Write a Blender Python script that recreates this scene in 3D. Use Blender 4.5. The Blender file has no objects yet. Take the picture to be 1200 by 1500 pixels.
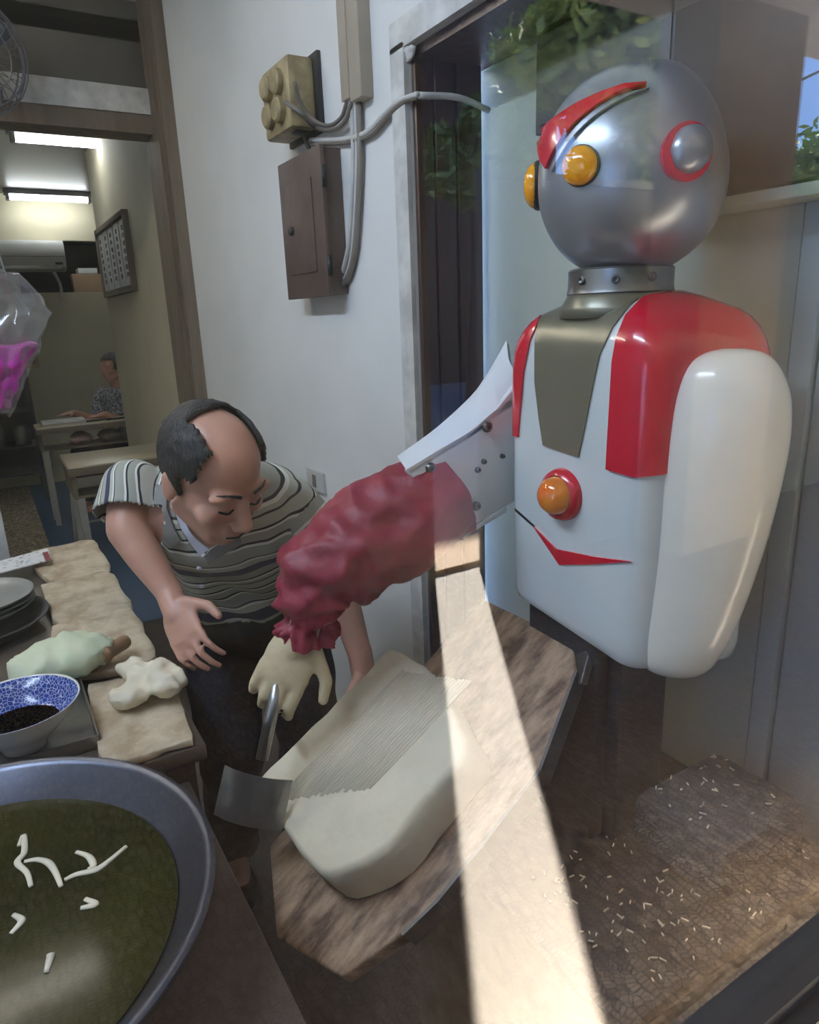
import bpy, bmesh, math, random
from mathutils import Vector, Matrix, noise, geometry
from mathutils.bvhtree import BVHTree
random.seed(7)
SC = bpy.context.scene
COL = SC.collection
V = Vector
# ------------------------------------------------------------------ camera
F = 1020.3                                   # focal length in pixels of the 1200x1500 frame
RX = V((0.8539, 0.1731, -0.4909)); RY = V((-0.5190, 0.2149, -0.8273)); RZ = V((-0.0371, 0.9613, 0.2731))
ROT = Matrix((RX, RY, RZ))
def _orth(m):
    x, y, z = (V(m.col[i]) for i in range(3)); z.normalize(); x = (x - z*x.dot(z)).normalized(); y = z.cross(x)
    return Matrix((x, y, z)).transposed()
ROT = _orth(ROT)
EYE = V((0, 0, 1.45))
cam = bpy.data.cameras.new('camera'); camo = bpy.data.objects.new('camera', cam); COL.objects.link(camo)
camo.matrix_world = Matrix.Translation(EYE) @ ROT.to_4x4()
cam.sensor_fit = 'HORIZONTAL'; cam.sensor_width = 36; cam.lens = F/1200*36; cam.clip_start = 0.02
SC.camera = camo
# ------------------------------------------------------------------ sky, sun, exposure
world = bpy.data.worlds.new('sky'); SC.world = world; world.use_nodes = True
wn = world.node_tree.nodes; wl = world.node_tree.links; wn.clear()
wo = wn.new('ShaderNodeOutputWorld'); wb = wn.new('ShaderNodeBackground'); wr = wn.new('ShaderNodeValToRGB')
wt = wn.new('ShaderNodeTexCoord'); ws = wn.new('ShaderNodeSeparateXYZ')
wl.new(wt.outputs['Generated'], ws.inputs[0]); wl.new(ws.outputs['Z'], wr.inputs[0]); wl.new(wr.outputs[0], wb.inputs[0]); wl.new(wb.outputs[0], wo.inputs[0])
wr.color_ramp.elements[0].position = 0.0; wr.color_ramp.elements[0].color = (0.30, 0.50, 0.95, 1)
wr.color_ramp.elements[1].position = 0.75; wr.color_ramp.elements[1].color = (0.12, 0.27, 0.75, 1)
wb.inputs[1].default_value = 6.0
SUN_STRENGTH = 160
sl = bpy.data.lights.new('sun', 'SUN'); sl.energy = SUN_STRENGTH; sl.angle = 0.01; sl.color = (1.0, 0.93, 0.82)
so = bpy.data.objects.new('sun', sl); COL.objects.link(so)
SUN_AZ = V((0.52, -0.854, 0)).normalized(); SUN_EL = math.radians(36)
so.rotation_euler = (SUN_AZ*math.cos(SUN_EL) + V((0, 0, math.sin(SUN_EL)))).to_track_quat('Z', 'Y').to_euler()
so.location = (3, -5, 4)
SC.view_settings.view_transform = 'Standard'; SC.view_settings.look = 'None'
SC.view_settings.gamma = 1; SC.view_settings.use_curve_mapping = False
SC.view_settings.exposure = 0.0
# ------------------------------------------------------------------ pixel helpers (a pixel is a direction; the distance comes from a surface)
def ray(x, y): return (ROT @ V((x-600, 750-y, -F))).normalized()
def onx(x, y, X): d = ray(x, y); return EYE + d*(X/d.x)
def ony(x, y, Y): d = ray(x, y); return EYE + d*(Y/d.y)
def onz(x, y, Z): d = ray(x, y); return EYE + d*((Z-EYE.z)/d.z)
def onr(x, y, r): d = ray(x, y); return EYE + d*(r/math.hypot(d.x, d.y))
def onpl(x, y, p, n): d = ray(x, y); return EYE + d*((p-EYE).dot(n)/d.dot(n))
GY = 0.30                                    # plane of the shop window
def mir(p): return V((p[0], 2*GY-p[1], p[2]))   # a thing seen as a reflection stands on the street side
# ------------------------------------------------------------------ materials
def s2l(c):
    return tuple((v/255/12.92 if v/255 <= .04045 else ((v/255+.055)/1.055)**2.4) for v in c)
def mat(name, col, rough=.5, metal=0., var=.12, sc=6., bump=0., bsc=60., spec=.5, coat=0., emit=0., alpha=1., trans=0., sub=0., stretch=None, col2=None, lo=.35, hi=.65, lin=False):
    m = bpy.data.materials.new(name); m.use_nodes = True
    n = m.node_tree.nodes; l = m.node_tree.links; b = n['Principled BSDF']
    c = col if lin else s2l(col)
    d = (s2l(col2) if col2 is not None else tuple(min(1, v*(1+var)) for v in c))
    a = c if col2 is not None else tuple(v*(1-var) for v in c)
    tc = n.new('ShaderNodeTexCoord'); mp = n.new('ShaderNodeMapping'); l.new(tc.outputs['Object'], mp.inputs[0])
    if stretch: mp.inputs['Scale'].default_value = stretch
    nz = n.new('ShaderNodeTexNoise'); nz.inputs['Scale'].default_value = sc; nz.inputs['Detail'].default_value = 6; nz.inputs['Roughness'].default_value = .6
    l.new(mp.outputs[0], nz.inputs['Vector'])
    cr = n.new('ShaderNodeValToRGB'); cr.color_ramp.elements[0].position = lo; cr.color_ramp.elements[1].position = hi
    cr.color_ramp.elements[0].color = (*a, 1); cr.color_ramp.elements[1].color = (*d, 1)
    l.new(nz.outputs[0], cr.inputs[0]); l.new(cr.outputs[0], b.inputs['Base Color'])
    b.inputs['Roughness'].default_value = rough; b.inputs['Metallic'].default_value = metal
    b.inputs['Specular IOR Level'].default_value = spec; b.inputs['Coat Weight'].default_value = coat
    b.inputs['Alpha'].default_value = alpha; b.inputs['Transmission Weight'].default_value = trans
    if sub: b.inputs['Subsurface Weight'].default_value = sub; b.inputs['Subsurface Radius'].default_value = (.02, .01, .006)
    if emit:
        b.inputs['Emission Color'].default_value = (*c, 1); b.inputs['Emission Strength'].default_value = emit
    if bump:
        nb = n.new('ShaderNodeTexNoise'); nb.inputs['Scale'].default_value = bsc; nb.inputs['Detail'].default_value = 4
        l.new(mp.outputs[0], nb.inputs['Vector'])
        bp = n.new('ShaderNodeBump'); bp.inputs['Strength'].default_value = bump; bp.inputs['Distance'].default_value = .01
        l.new(nb.outputs[0], bp.inputs['Height']); l.new(bp.outputs[0], b.inputs['Normal'])
    return m
def terrazzo(name, scale, c1, c2, gap):
    m = bpy.data.materials.new(name); m.use_nodes = True
    n = m.node_tree.nodes; l = m.node_tree.links; b = n['Principled BSDF']
    tc = n.new('ShaderNodeTexCoord'); vo = n.new('ShaderNodeTexVoronoi'); vo.inputs['Scale'].default_value = scale
    ve = n.new('ShaderNodeTexVoronoi'); ve.feature = 'DISTANCE_TO_EDGE'; ve.inputs['Scale'].default_value = scale
    l.new(tc.outputs['Object'], vo.inputs['Vector']); l.new(tc.outputs['Object'], ve.inputs['Vector'])
    mx = n.new('ShaderNodeMix'); mx.data_type = 'RGBA'; mx.inputs['A'].default_value = (*s2l(c1), 1); mx.inputs['B'].default_value = (*s2l(c2), 1)
    sx = n.new('ShaderNodeSeparateColor'); l.new(vo.outputs['Color'], sx.inputs[0]); l.new(sx.outputs[0], mx.inputs['Factor'])
    cr = n.new('ShaderNodeValToRGB'); cr.color_ramp.elements[0].position = .04; cr.color_ramp.elements[1].position = .12
    l.new(ve.outputs['Distance'], cr.inputs[0])
    m2 = n.new('ShaderNodeMix'); m2.data_type = 'RGBA'; m2.inputs['A'].default_value = (*s2l(gap), 1)
    l.new(cr.outputs[0], m2.inputs['Factor']); l.new(mx.outputs['Result'], m2.inputs['B']); l.new(m2.outputs['Result'], b.inputs['Base Color'])
    b.inputs['Roughness'].default_value = .55
    return m
def wood(name, c1, c2, axis='X', sc=14., rough=.6):
    st = {'X': (.12, 1, 1), 'Y': (1, .12, 1), 'Z': (1, 1, .08)}[axis]
    return mat(name, c1, rough=rough, col2=c2, sc=sc, stretch=st, bump=.25, bsc=sc*3, lo=.3, hi=.7)
MT = {}
MT['wall'] = mat('painted_wall', (228, 228, 225), .75, var=.05, sc=2.5, bump=.05, bsc=30)
MT['wall_dining'] = mat('cream_wall', (196, 188, 160), .75, var=.06, sc=2, bump=.05, bsc=30)
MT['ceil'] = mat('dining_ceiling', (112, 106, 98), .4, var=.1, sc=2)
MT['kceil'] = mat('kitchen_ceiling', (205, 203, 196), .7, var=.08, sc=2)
MT['transom'] = mat('grey_transom', (92, 88, 82), .35, var=.12, sc=1.5)
MT['brown_trim'] = wood('weathered_brown_wood', (98, 84, 70), (128, 115, 98), 'Z', 18)
MT['pale_trim'] = mat('pale_trim', (205, 203, 198), .6, var=.2, sc=14, bump=.3, bsc=40)
MT['dark_board'] = wood('dark_brown_board', (44, 26, 24), (64, 40, 36), 'Z', 10, .35)
MT['blue_floor'] = mat('blue_floor', (52, 88, 124), .35, var=.15, sc=3)
MT['kfloor'] = mat('kitchen_floor', (62, 52, 46), .35, var=.3, sc=5, bump=.1, bsc=20)
MT['terr_in'] = terrazzo('terrazzo_inside', 55, (205, 190, 160), (120, 105, 85), (90, 80, 66))
MT['terr_out'] = terrazzo('terrazzo_pavement', 46, (168, 156, 140), (122, 106, 88), (90, 77, 64))
MT['pave'] = mat('tan_pavement', (164, 140, 116), .8, var=.08, sc=6)
MT['asphalt'] = mat('road', (120, 118, 116), .9, var=.15, sc=10)
MT['soffit'] = mat('soffit_plaster', (248, 240, 226), .8, var=.05, sc=3)
MT['pillar'] = mat('pillar_plaster', (172, 160, 144), .7, var=.08, sc=3)
MT['hoard'] = mat('grey_hoarding', (96, 104, 104), .6, var=.1, sc=3)
MT['niche'] = mat('grey_green_panel', (170, 176, 164), .45, var=.05, sc=3, bump=.03)
MT['niche2'] = mat('blue_grey_panel', (168, 182, 184), .45, var=.06, sc=3)
MT['frame_dark'] = mat('dark_shopfront', (70, 68, 66), .5)
MT['robot_white'] = mat('robot_white_paint', (210, 217, 215), .22, var=.03, sc=4, coat=.3)
MT['robot_cream'] = mat('robot_cream_paint', (230, 226, 212), .25, var=.05, sc=5, coat=.3)
MT['robot_red'] = mat('robot_red_paint', (196, 14, 44), .22, var=.06, sc=6, coat=.4)
MT['olive'] = mat('olive_grey_paint', (120, 116, 98), .3, metal=.35, var=.06, sc=5)
MT['silver'] = mat('silver_paint', (158, 163, 170), .30, metal=.55, var=.06, sc=9)
MT['steel'] = mat('steel', (150, 150, 148), .3, metal=.9, var=.1, sc=12)
MT['dull_steel'] = mat('dull_steel', (108, 106, 104), .45, metal=.8, var=.15, sc=10)
MT['bolt'] = mat('bolt_metal', (112, 114, 116), .35, metal=.9)
MT['amber'] = mat('amber_lens', (240, 158, 12), .15, var=.12, sc=30, coat=.6)
MT['amber2'] = mat('amber_dome', (214, 140, 26), .12, col2=(226, 96, 30), sc=14, coat=.7)
MT['black'] = mat('black_line', (26, 26, 28), .5)
MT['cloth_red'] = mat('maroon_cloth', (132, 26, 50), .5, var=.14, sc=9, bump=.15, bsc=120)
MT['glove'] = mat('tan_glove', (196, 178, 142), .6, var=.1, sc=18, bump=.15, bsc=80)
MT['sheet_white'] = mat('white_sheet_metal', (226, 230, 234), .35, var=.04, sc=5)
MT['board'] = mat('worn_board', (92, 68, 52), .6, col2=(184, 154, 126), sc=34, stretch=(.1, 1, .6), bump=.35, bsc=60, lo=.36, hi=.62)
MT['dough'] = mat('dough', (226, 216, 190), .6, var=.05, sc=14, bump=.12, bsc=50, sub=.08)
MT['dough2'] = mat('dough_sheet', (164, 142, 114), .75, col2=(206, 190, 164), sc=16, bump=.3, bsc=40)
MT['cloth_green'] = mat('pale_green_cloth', (216, 218, 186), .7, col2=(196, 208, 176), sc=7, bump=.2, bsc=60)
MT['pin'] = wood('rolling_pin_wood', (140, 108, 78), (168, 134, 100), 'X', 14)
MT['porcelain'] = mat('porcelain', (226, 226, 224), .18, var=.03, coat=.4)
MT['counter'] = mat('steel_counter', (112, 100, 88), .4, metal=.6, var=.18, sc=7)
MT['stove'] = mat('stove_metal', (78, 66, 60), .5, metal=.4, var=.25, sc=7)
MT['wok'] = mat('wok_metal', (86, 88, 98), .35, metal=.85, var=.12, sc=10)
MT['machine'] = mat('dark_machine_metal', (46, 53, 60), .4, metal=.5, var=.15, sc=6)
MT['machine_grey'] = mat('grey_machine_side', (150, 148, 140), .5, metal=.3, col2=(110, 108, 102), sc=9)
MT['skin'] = mat('skin', (202, 152, 130), .42, var=.08, sc=12, sub=.12, bump=.06, bsc=90)
MT['hair'] = mat('black_hair', (22, 20, 21), .55, var=.3, sc=60, bump=.5, bsc=160, stretch=(1, 1, .3))
MT['hair_grey'] = mat('grey_hair', (92, 90, 86), .7, var=.2, sc=40)
MT['trouser'] = mat('dark_trousers', (26, 24, 30), .8, var=.2, sc=10, bump=.2, bsc=60)
MT['undershirt'] = mat('white_undershirt', (220, 222, 236), .7)
MT['collar'] = mat('grey_collar', (128, 126, 122), .8, bump=.1)
MT['pshirt'] = mat('mottled_shirt', (170, 170, 172), .8, col2=(90, 92, 98), sc=60, lo=.45, hi=.55)
MT['sandal'] = mat('dark_shoe', (30, 28, 28), .6)
MT['tabletop'] = mat('table_laminate', (176, 164, 138), .35, var=.05, sc=5)
MT['table_side'] = mat('table_side', (110, 98, 80), .5, var=.1)
MT['iron'] = mat('painted_iron', (52, 52, 56), .5, metal=.3)
MT['pale_iron'] = mat('pale_iron', (160, 158, 150), .5, metal=.2)
MT['ac'] = mat('ac_plastic', (206, 206, 198), .4, var=.03)
MT['tube'] = mat('lamp_tube', (244, 250, 255), .4, emit=22)
MT['fixture'] = mat('lamp_fixture', (180, 182, 184), .5)
MT['paper'] = mat('paper_strip', (220, 208, 190), .8, col2=(150, 90, 70), sc=9, stretch=(1, 1, 2), lo=.5, hi=.62)
MT['ticket'] = mat('white_ticket', (226, 224, 222), .6, col2=(150, 148, 148), sc=90, lo=.55, hi=.62)
MT['ticket_red'] = mat('ticket_red', (132, 60, 60), .6)
MT['eb_brown'] = mat('brown_box_paint', (92, 74, 68), .55, var=.22, sc=9, bump=.15, bsc=40)
MT['beige_plastic'] = mat('beige_plastic', (176, 158, 116), .5, col2=(132, 114, 82), sc=22)
MT['conduit'] = mat('conduit', (168, 156, 140), .5, var=.08)
MT['cable'] = mat('grey_cable', (120, 112, 104), .5)
MT['cable_white'] = mat('white_cable', (196, 194, 190), .5)
MT['plate'] = mat('white_plate', (200, 200, 196), .5)
MT['plate_grey'] = mat('grey_plate', (158, 156, 148), .3, var=.06, sc=9, metal=.2)
MT['niche_shade'] = mat('niche_shade_grey', (40, 40, 42), .5, var=.1)  # near-black grey that paints the shade of the upper niche
MT['card'] = mat('cardboard', (158, 130, 100), .8)
MT['pink'] = mat('pink_film', (206, 60, 178), .4, var=.25, sc=20)
MT['dark_unit'] = mat('dark_unit', (34, 34, 36), .6)
MT['grey_box'] = mat('grey_box', (84, 86, 84), .5, var=.1)
MT['leaf'] = mat('leaf', (84, 108, 52), .6, col2=(146, 162, 90), sc=3)
MT['bark'] = mat('bark', (70, 58, 46), .9, var=.3, sc=12)
MT['noodle'] = mat('noodle', (222, 214, 190), .5)
MT['fan'] = mat('fan_wire', (120, 120, 128), .4, metal=.5)
MT['fan_blade'] = mat('fan_blade', (110, 116, 128), .4)
MT['eye'] = mat('eye_dark', (30, 24, 22), .3)
def glass_mat(name, tint=(1, 1, 1), f0=.045, rough=0., film=0.):
    m = bpy.data.materials.new(name); m.use_nodes = True
    n = m.node_tree.nodes; l = m.node_tree.links; n.clear()
    o = n.new('ShaderNodeOutputMaterial'); tr = n.new('ShaderNodeBsdfTransparent'); gl = n.new('ShaderNodeBsdfGlossy'); mx = n.new('ShaderNodeMixShader')
    gl.inputs['Roughness'].default_value = rough; tr.inputs[0].default_value = (*tint, 1)
    g = n.new('ShaderNodeNewGeometry'); dt = n.new('ShaderNodeVectorMath'); dt.operation = 'DOT_PRODUCT'
    l.new(g.outputs['Normal'], dt.inputs[0]); l.new(g.outputs['Incoming'], dt.inputs[1])
    ab = n.new('ShaderNodeMath'); ab.operation = 'ABSOLUTE'; l.new(dt.outputs['Value'], ab.inputs[0])
    om = n.new('ShaderNodeMath'); om.operation = 'SUBTRACT'; om.inputs[0].default_value = 1; l.new(ab.outputs[0], om.inputs[1])
    pw = n.new('ShaderNodeMath'); pw.operation = 'POWER'; pw.inputs[1].default_value = 5; l.new(om.outputs[0], pw.inputs[0])
    ml = n.new('ShaderNodeMath'); ml.operation = 'MULTIPLY_ADD'; ml.inputs[1].default_value = 1-f0; ml.inputs[2].default_value = f0
    l.new(pw.outputs[0], ml.inputs[0]); l.new(ml.outputs[0], mx.inputs[0]); l.new(tr.outputs[0], mx.inputs[1]); l.new(gl.outputs[0], mx.inputs[2])
    last = mx
    if film:
        df = n.new('ShaderNodeBsdfDiffuse'); df.inputs[0].default_value = (.8, .8, .8, 1); m3 = n.new('ShaderNodeMixShader'); m3.inputs[0].default_value = film
        l.new(mx.outputs[0], m3.inputs[1]); l.new(df.outputs[0], m3.inputs[2]); last = m3
    l.new(last.outputs[0], o.inputs[0])
    return m
MT['glass'] = glass_mat('window_glass', (.985, .99, .985), .06)
MT['film'] = glass_mat('plastic_film', (.9, .9, .9), .14, .16, .09)
MT['smoke_box'] = glass_mat('smoky_plastic', (.32, .32, .34), .06, .1, .12)
def stripe_mat():
    m = bpy.data.materials.new('striped_knit'); m.use_nodes = True
    n = m.node_tree.nodes; l = m.node_tree.links; b = n['Principled BSDF']
    at = n.new('ShaderNodeAttribute'); at.attribute_name = 'stripe'
    tc = n.new('ShaderNodeTexCoord'); nz = n.new('ShaderNodeTexNoise'); nz.inputs['Scale'].default_value = 9; l.new(tc.outputs['Object'], nz.inputs['Vector'])
    ma = n.new('ShaderNodeMath'); ma.operation = 'MULTIPLY_ADD'; ma.inputs[1].default_value = .022; l.new(nz.outputs[0], ma.inputs[0]); l.new(at.outputs['Fac'], ma.inputs[2])
    di = n.new('ShaderNodeMath'); di.operation = 'DIVIDE'; di.inputs[1].default_value = .165; l.new(ma.outputs[0], di.inputs[0])
    fr = n.new('ShaderNodeMath'); fr.operation = 'FRACT'; l.new(di.outputs[0], fr.inputs[0])
    cr = n.new('ShaderNodeValToRGB'); cr.color_ramp.interpolation = 'CONSTANT'; l.new(fr.outputs[0], cr.inputs[0])
    g = (162, 162, 150); w = (228, 228, 218); k = (38, 38, 42); nv = (56, 56, 80); g2 = (180, 180, 166)
    seq = [(0, g), (.10, w), (.135, k), (.165, g), (.27, w), (.30, k), (.325, g2), (.43, k), (.45, g2), (.50, w), (.535, k), (.56, g), (.68, nv), (.80, g2), (.87, w), (.90, k), (.92, g)]
    els = cr.color_ramp.elements
    for i, (p, c) in enumerate(seq):
        e = els[i] if i < 2 else els.new(p)
        e.position = p; e.color = (*s2l(c), 1)
    l.new(cr.outputs[0], b.inputs['Base Color']); b.inputs['Roughness'].default_value = .85
    return m
MT['shirt'] = stripe_mat()
def bowl_mat():
    m = bpy.data.materials.new('blue_pattern'); m.use_nodes = True
    n = m.node_tree.nodes; l = m.node_tree.links; b = n['Principled BSDF']
    tc = n.new('ShaderNodeTexCoord'); vo = n.new('ShaderNodeTexVoronoi'); vo.feature = 'DISTANCE_TO_EDGE'; vo.inputs['Scale'].default_value = 150; l.new(tc.outputs['Object'], vo.inputs['Vector'])
    cr = n.new('ShaderNodeValToRGB'); cr.color_ramp.elements[0].position = .02; cr.color_ramp.elements[0].color = (*s2l((186, 196, 220)), 1)
    cr.color_ramp.elements[1].position = .07; cr.color_ramp.elements[1].color = (*s2l((38, 62, 138)), 1)
    l.new(vo.outputs['Distance'], cr.inputs[0]); l.new(cr.outputs[0], b.inputs['Base Color']); b.inputs['Roughness'].default_value = .2
    return m
MT['blue_pattern'] = bowl_mat()
def water_mat():
    m = mat('cooking_water', (34, 34, 16), .12, col2=(52, 50, 20), sc=4, bump=.03, bsc=10, spec=.08)
    return m
MT['water'] = water_mat()
# ------------------------------------------------------------------ mesh helpers: all shapes are written in world coordinates
ORG = {}
def mk(name, bm, m, parent=None, label=None, cat=None, group=None, kind=None, smooth=True, auto=None):
    if isinstance(bm, bpy.types.Mesh): me = bm
    else:
        bmesh.ops.recalc_face_normals(bm, faces=bm.faces[:])
        me = bpy.data.meshes.new(name); bm.to_mesh(me); bm.free()
    me.name = name
    o = bpy.data.objects.new(name, me); COL.objects.link(o)
    if m is not None:
        me.materials.clear(); me.materials.append(MT[m] if isinstance(m, str) else m)
    if parent is not None:
        o.parent = parent; org = ORG[parent.name]
    else:
        vs = [v.co for v in me.vertices]
        org = V(((min(v.x for v in vs)+max(v.x for v in vs))/2, (min(v.y for v in vs)+max(v.y for v in vs))/2, min(v.z for v in vs)))
        o.location = org
    me.transform(Matrix.Translation(-org)); ORG[o.name] = org
    if smooth:
        me.shade_smooth()
        if auto is not None:
            me.set_sharp_from_angle(angle=math.radians(auto))
    for k, v in (('label', label), ('category', cat), ('group', group), ('kind', kind)):
        if v: o[k] = v
    return o
def thing(name, loc, label, cat, group=None):
    o = bpy.data.objects.new(name, None); COL.objects.link(o); o.location = loc; ORG[o.name] = V(loc); o.empty_display_size = .05
    o['label'] = label; o['category'] = cat
    if group: o['group'] = group
    return o
def NB(): return bmesh.new()
def bx(bm, x0, x1, y0, y1, z0, z1, bev=0):
    vs = [bm.verts.new((x, y, z)) for x in (x0, x1) for y in (y0, y1) for z in (z0, z1)]
    fs = [bm.faces.new([vs[i] for i in f]) for f in ((0, 1, 3, 2), (4, 6, 7, 5), (0, 4, 5, 1), (2, 3, 7, 6), (0, 2, 6, 4), (1, 5, 7, 3))]
    if bev:
        es = list({e for f in fs for e in f.edges})
        bmesh.ops.bevel(bm, geom=es, offset=bev, segments=2, affect='EDGES', profile=.5)
    return bm
def box(name, m, b, parent=None, bev=0, **k):
    return mk(name, bx(NB(), *b, bev=bev), m, parent, auto=40, **k)
def obox(bm, c, ax, ay, az, bev=0):
    """box with centre c and half-axis vectors"""
    vs = [bm.verts.new(c + ax*i + ay*j + az*k) for i in (-1, 1) for j in (-1, 1) for k in (-1, 1)]
    fs = [bm.faces.new([vs[i] for i in f]) for f in ((0, 1, 3, 2), (4, 6, 7, 5), (0, 4, 5, 1), (2, 3, 7, 6), (0, 2, 6, 4), (1, 5, 7, 3))]
    if bev:
        bmesh.ops.bevel(bm, geom=list({e for f in fs for e in f.edges}), offset=bev, segments=2, affect='EDGES', profile=.5)
    return bm
def loft(bm, rings, cap=True, closed=True):
    R = [[bm.verts.new(p) for p in r] for r in rings]
    n = len(R[0])
    for a, b in zip(R, R[1:]):
        for i in range(n if closed else n-1):
            j = (i+1) % n
            try: bm.faces.new((a[i], a[j], b[j], b[i]))
            except ValueError: pass
    if cap and closed:
        bm.faces.new(R[0][::-1]); bm.faces.new(R[-1])
    return bm
def frame(d):
    d = d.normalized(); u = V((0, 0, 1)) if abs(d.z) < .95 else V((1, 0, 0))
    a = d.cross(u).normalized(); return a, a.cross(d).normalized()
def ringat(c, a, b, n=24, e=2.):
    out = []
    for i in range(n):
        t = 2*math.pi*i/n; ct, st = math.cos(t), math.sin(t)
        out.append(c + a*math.copysign(abs(ct)**(2/e), ct) + b*math.copysign(abs(st)**(2/e), st))
    return out
def smooth_path(pts, k=6):
    pts = [V(p) for p in pts]
    if len(pts) < 3: return pts
    P = [pts[0]*2-pts[1]] + pts + [pts[-1]*2-pts[-2]]; out = []
    for i in range(1, len(P)-2):
        for s in range(k):
            t = s/k; p0, p1, p2, p3 = P[i-1:i+3]
            out.append(.5*((2*p1) + (p2-p0)*t + (2*p0-5*p1+4*p2-p3)*t*t + (3*p1-p0-3*p2+p3)*t**3))
    out.append(pts[-1]); return out
def tube(bm, pts, r, n=8, k=5, smooth=True):
    P = smooth_path(pts, k) if smooth else [V(p) for p in pts]
    rs = r if callable(r) else (lambda t: r)
    a = None; rings = []
    for i, p in enumerate(P):
        d = (P[min(i+1, len(P)-1)] - P[max(i-1, 0)]).normalized()
        if a is None: a, b = frame(d)
        else:
            a = (a - d*a.dot(d)).normalized(); b = a.cross(d)
        rr = rs(i/(len(P)-1)); rings.append(ringat(p, a*rr, b*rr, n))
    return loft(bm, rings)
def cyl(bm, p, q, r, r2=None, n=20):
    p, q = V(p), V(q); a, b = frame(q-p); r2 = r if r2 is None else r2
    return loft(bm, [ringat(p, a*r, b*r, n), ringat(q, a*r2, b*r2, n)])
def lathe(bm, c, axis, prof, n=32, a=None):
    """prof: (radius, height along axis) points"""
    axis = axis.normalized(); a0, b0 = frame(axis); c = V(c)
    return loft(bm, [ringat(c+axis*h, a0*max(r, 1e-4), b0*max(r, 1e-4), n) for r, h in prof], cap=True)
def ell(bm, c, rx, ry, rz, fr=None, u=20, v=12):
    M = Matrix.Translation(V(c)) @ ((fr.to_4x4()) if fr is not None else Matrix.Identity(4)) @ Matrix.Diagonal((rx, ry, rz, 1))
    bmesh.ops.create_uvsphere(bm, u_segments=u, v_segments=v, radius=1, matrix=M); return bm
def caps(bm, p, q, r, r2, n=14):
    ell(bm, p, r, r, r, u=n, v=8); ell(bm, q, r2, r2, r2, u=n, v=8); cyl(bm, p, q, r, r2, n); return bm
def remesh(bm, voxel, it=4, smo=.5):
    me = bpy.data.meshes.new('t'); bmesh.ops.recalc_face_normals(bm, faces=bm.faces[:]); bm.to_mesh(me); bm.free()
    o = bpy.data.objects.new('t', me); COL.objects.link(o)
    r = o.modifiers.new('r', 'REMESH'); r.mode = 'VOXEL'; r.voxel_size = voxel
    s = o.modifiers.new('s', 'SMOOTH'); s.factor = smo; s.iterations = it
    dg = bpy.context.evaluated_depsgraph_get(); out = bpy.data.meshes.new_from_object(o.evaluated_get(dg))
    bpy.data.objects.remove(o); bpy.data.meshes.remove(me); return out
def bvh_of(o):
    org = ORG[o.name]; me = o.data
    return BVHTree.FromPolygons([v.co+org for v in me.vertices], [list(p.vertices) for p in me.polygons])
def inside(p, poly):
    c = False; j = len(poly)-1
    for i in range(len(poly)):
        a, b = poly[i], poly[j]
        if (a[1] > p[1]) != (b[1] > p[1]) and p[0] < (b[0]-a[0])*(p[1]-a[1])/(b[1]-a[1])+a[0]: c = not c
        j = i
    return c
def dens(poly, step):
    out = []
    for a, b in zip(poly, poly[1:]+poly[:1]):
        n = max(1, int(math.hypot(b[0]-a[0], b[1]-a[1])/step))
        out += [(a[0]+(b[0]-a[0])*i/n, a[1]+(b[1]-a[1])*i/n) for i in range(n)]
    return out
def curvy(pts, k=4):
    P = smooth_path([V((x, y, 0)) for x, y in pts], k); return [(p.x, p.y) for p in P]
def cdt(poly, step):
    b = dens(poly, step); n = len(b)
    xs = [p[0] for p in b]; ys = [p[1] for p in b]; pts = list(b)
    y = min(ys)+step*.6; row = 0
    while y < max(ys):
        x = min(xs)+(step*.5 if row % 2 else 0)
        while x < max(xs):
            if inside((x, y), b) and min((x-q[0])**2+(y-q[1])**2 for q in b) > (step*.5)**2: pts.append((x, y))
            x += step
        y += step*.9; row += 1
    v, e, f, *_ = geometry.delaunay_2d_cdt([V(p) for p in pts], [(i, (i+1) % n) for i in range(n)], [], 1, 1e-6)
    return [(p.x, p.y) for p in v], [list(q) for q in f]
def patch(bvh, poly, step=6, off=.002, thick=.002):
    """a thin raised panel that follows the surface of the body under it"""
    v, f = cdt(poly, step); bm = NB(); top = []; bot = []
    for p in v:
        d = ray(*p); h = bvh.ray_cast(EYE, d)
        if h[0] is None: top.append(None); bot.append(None); continue
        n = h[1] if h[1].dot(d) < 0 else -h[1]
        top.append(bm.verts.new(h[0]+n*(off))); bot.append(bm.verts.new(h[0]+n*(off-thick-.002)))
    cnt = {}
    good = [q for q in f if all(top[i] is not None for i in q) and max((top[q[i]].co-top[q[i-1]].co).length for i in range(len(q))) < .06]
    for q in good:
        bm.faces.new([top[i] for i in q]); bm.faces.new([bot[i] for i in q[::-1]])
        for i in range(len(q)):
            e = (q[i], q[(i+1) % len(q)]); cnt[e] = 1
    for (i, j) in list(cnt):
        if (j, i) not in cnt:
            try: bm.faces.new((top[j], top[i], bot[i], bot[j]))
            except ValueError: pass
    for x in [w for w in bm.verts if not w.link_faces]: bm.verts.remove(x)
    return bm
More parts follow.
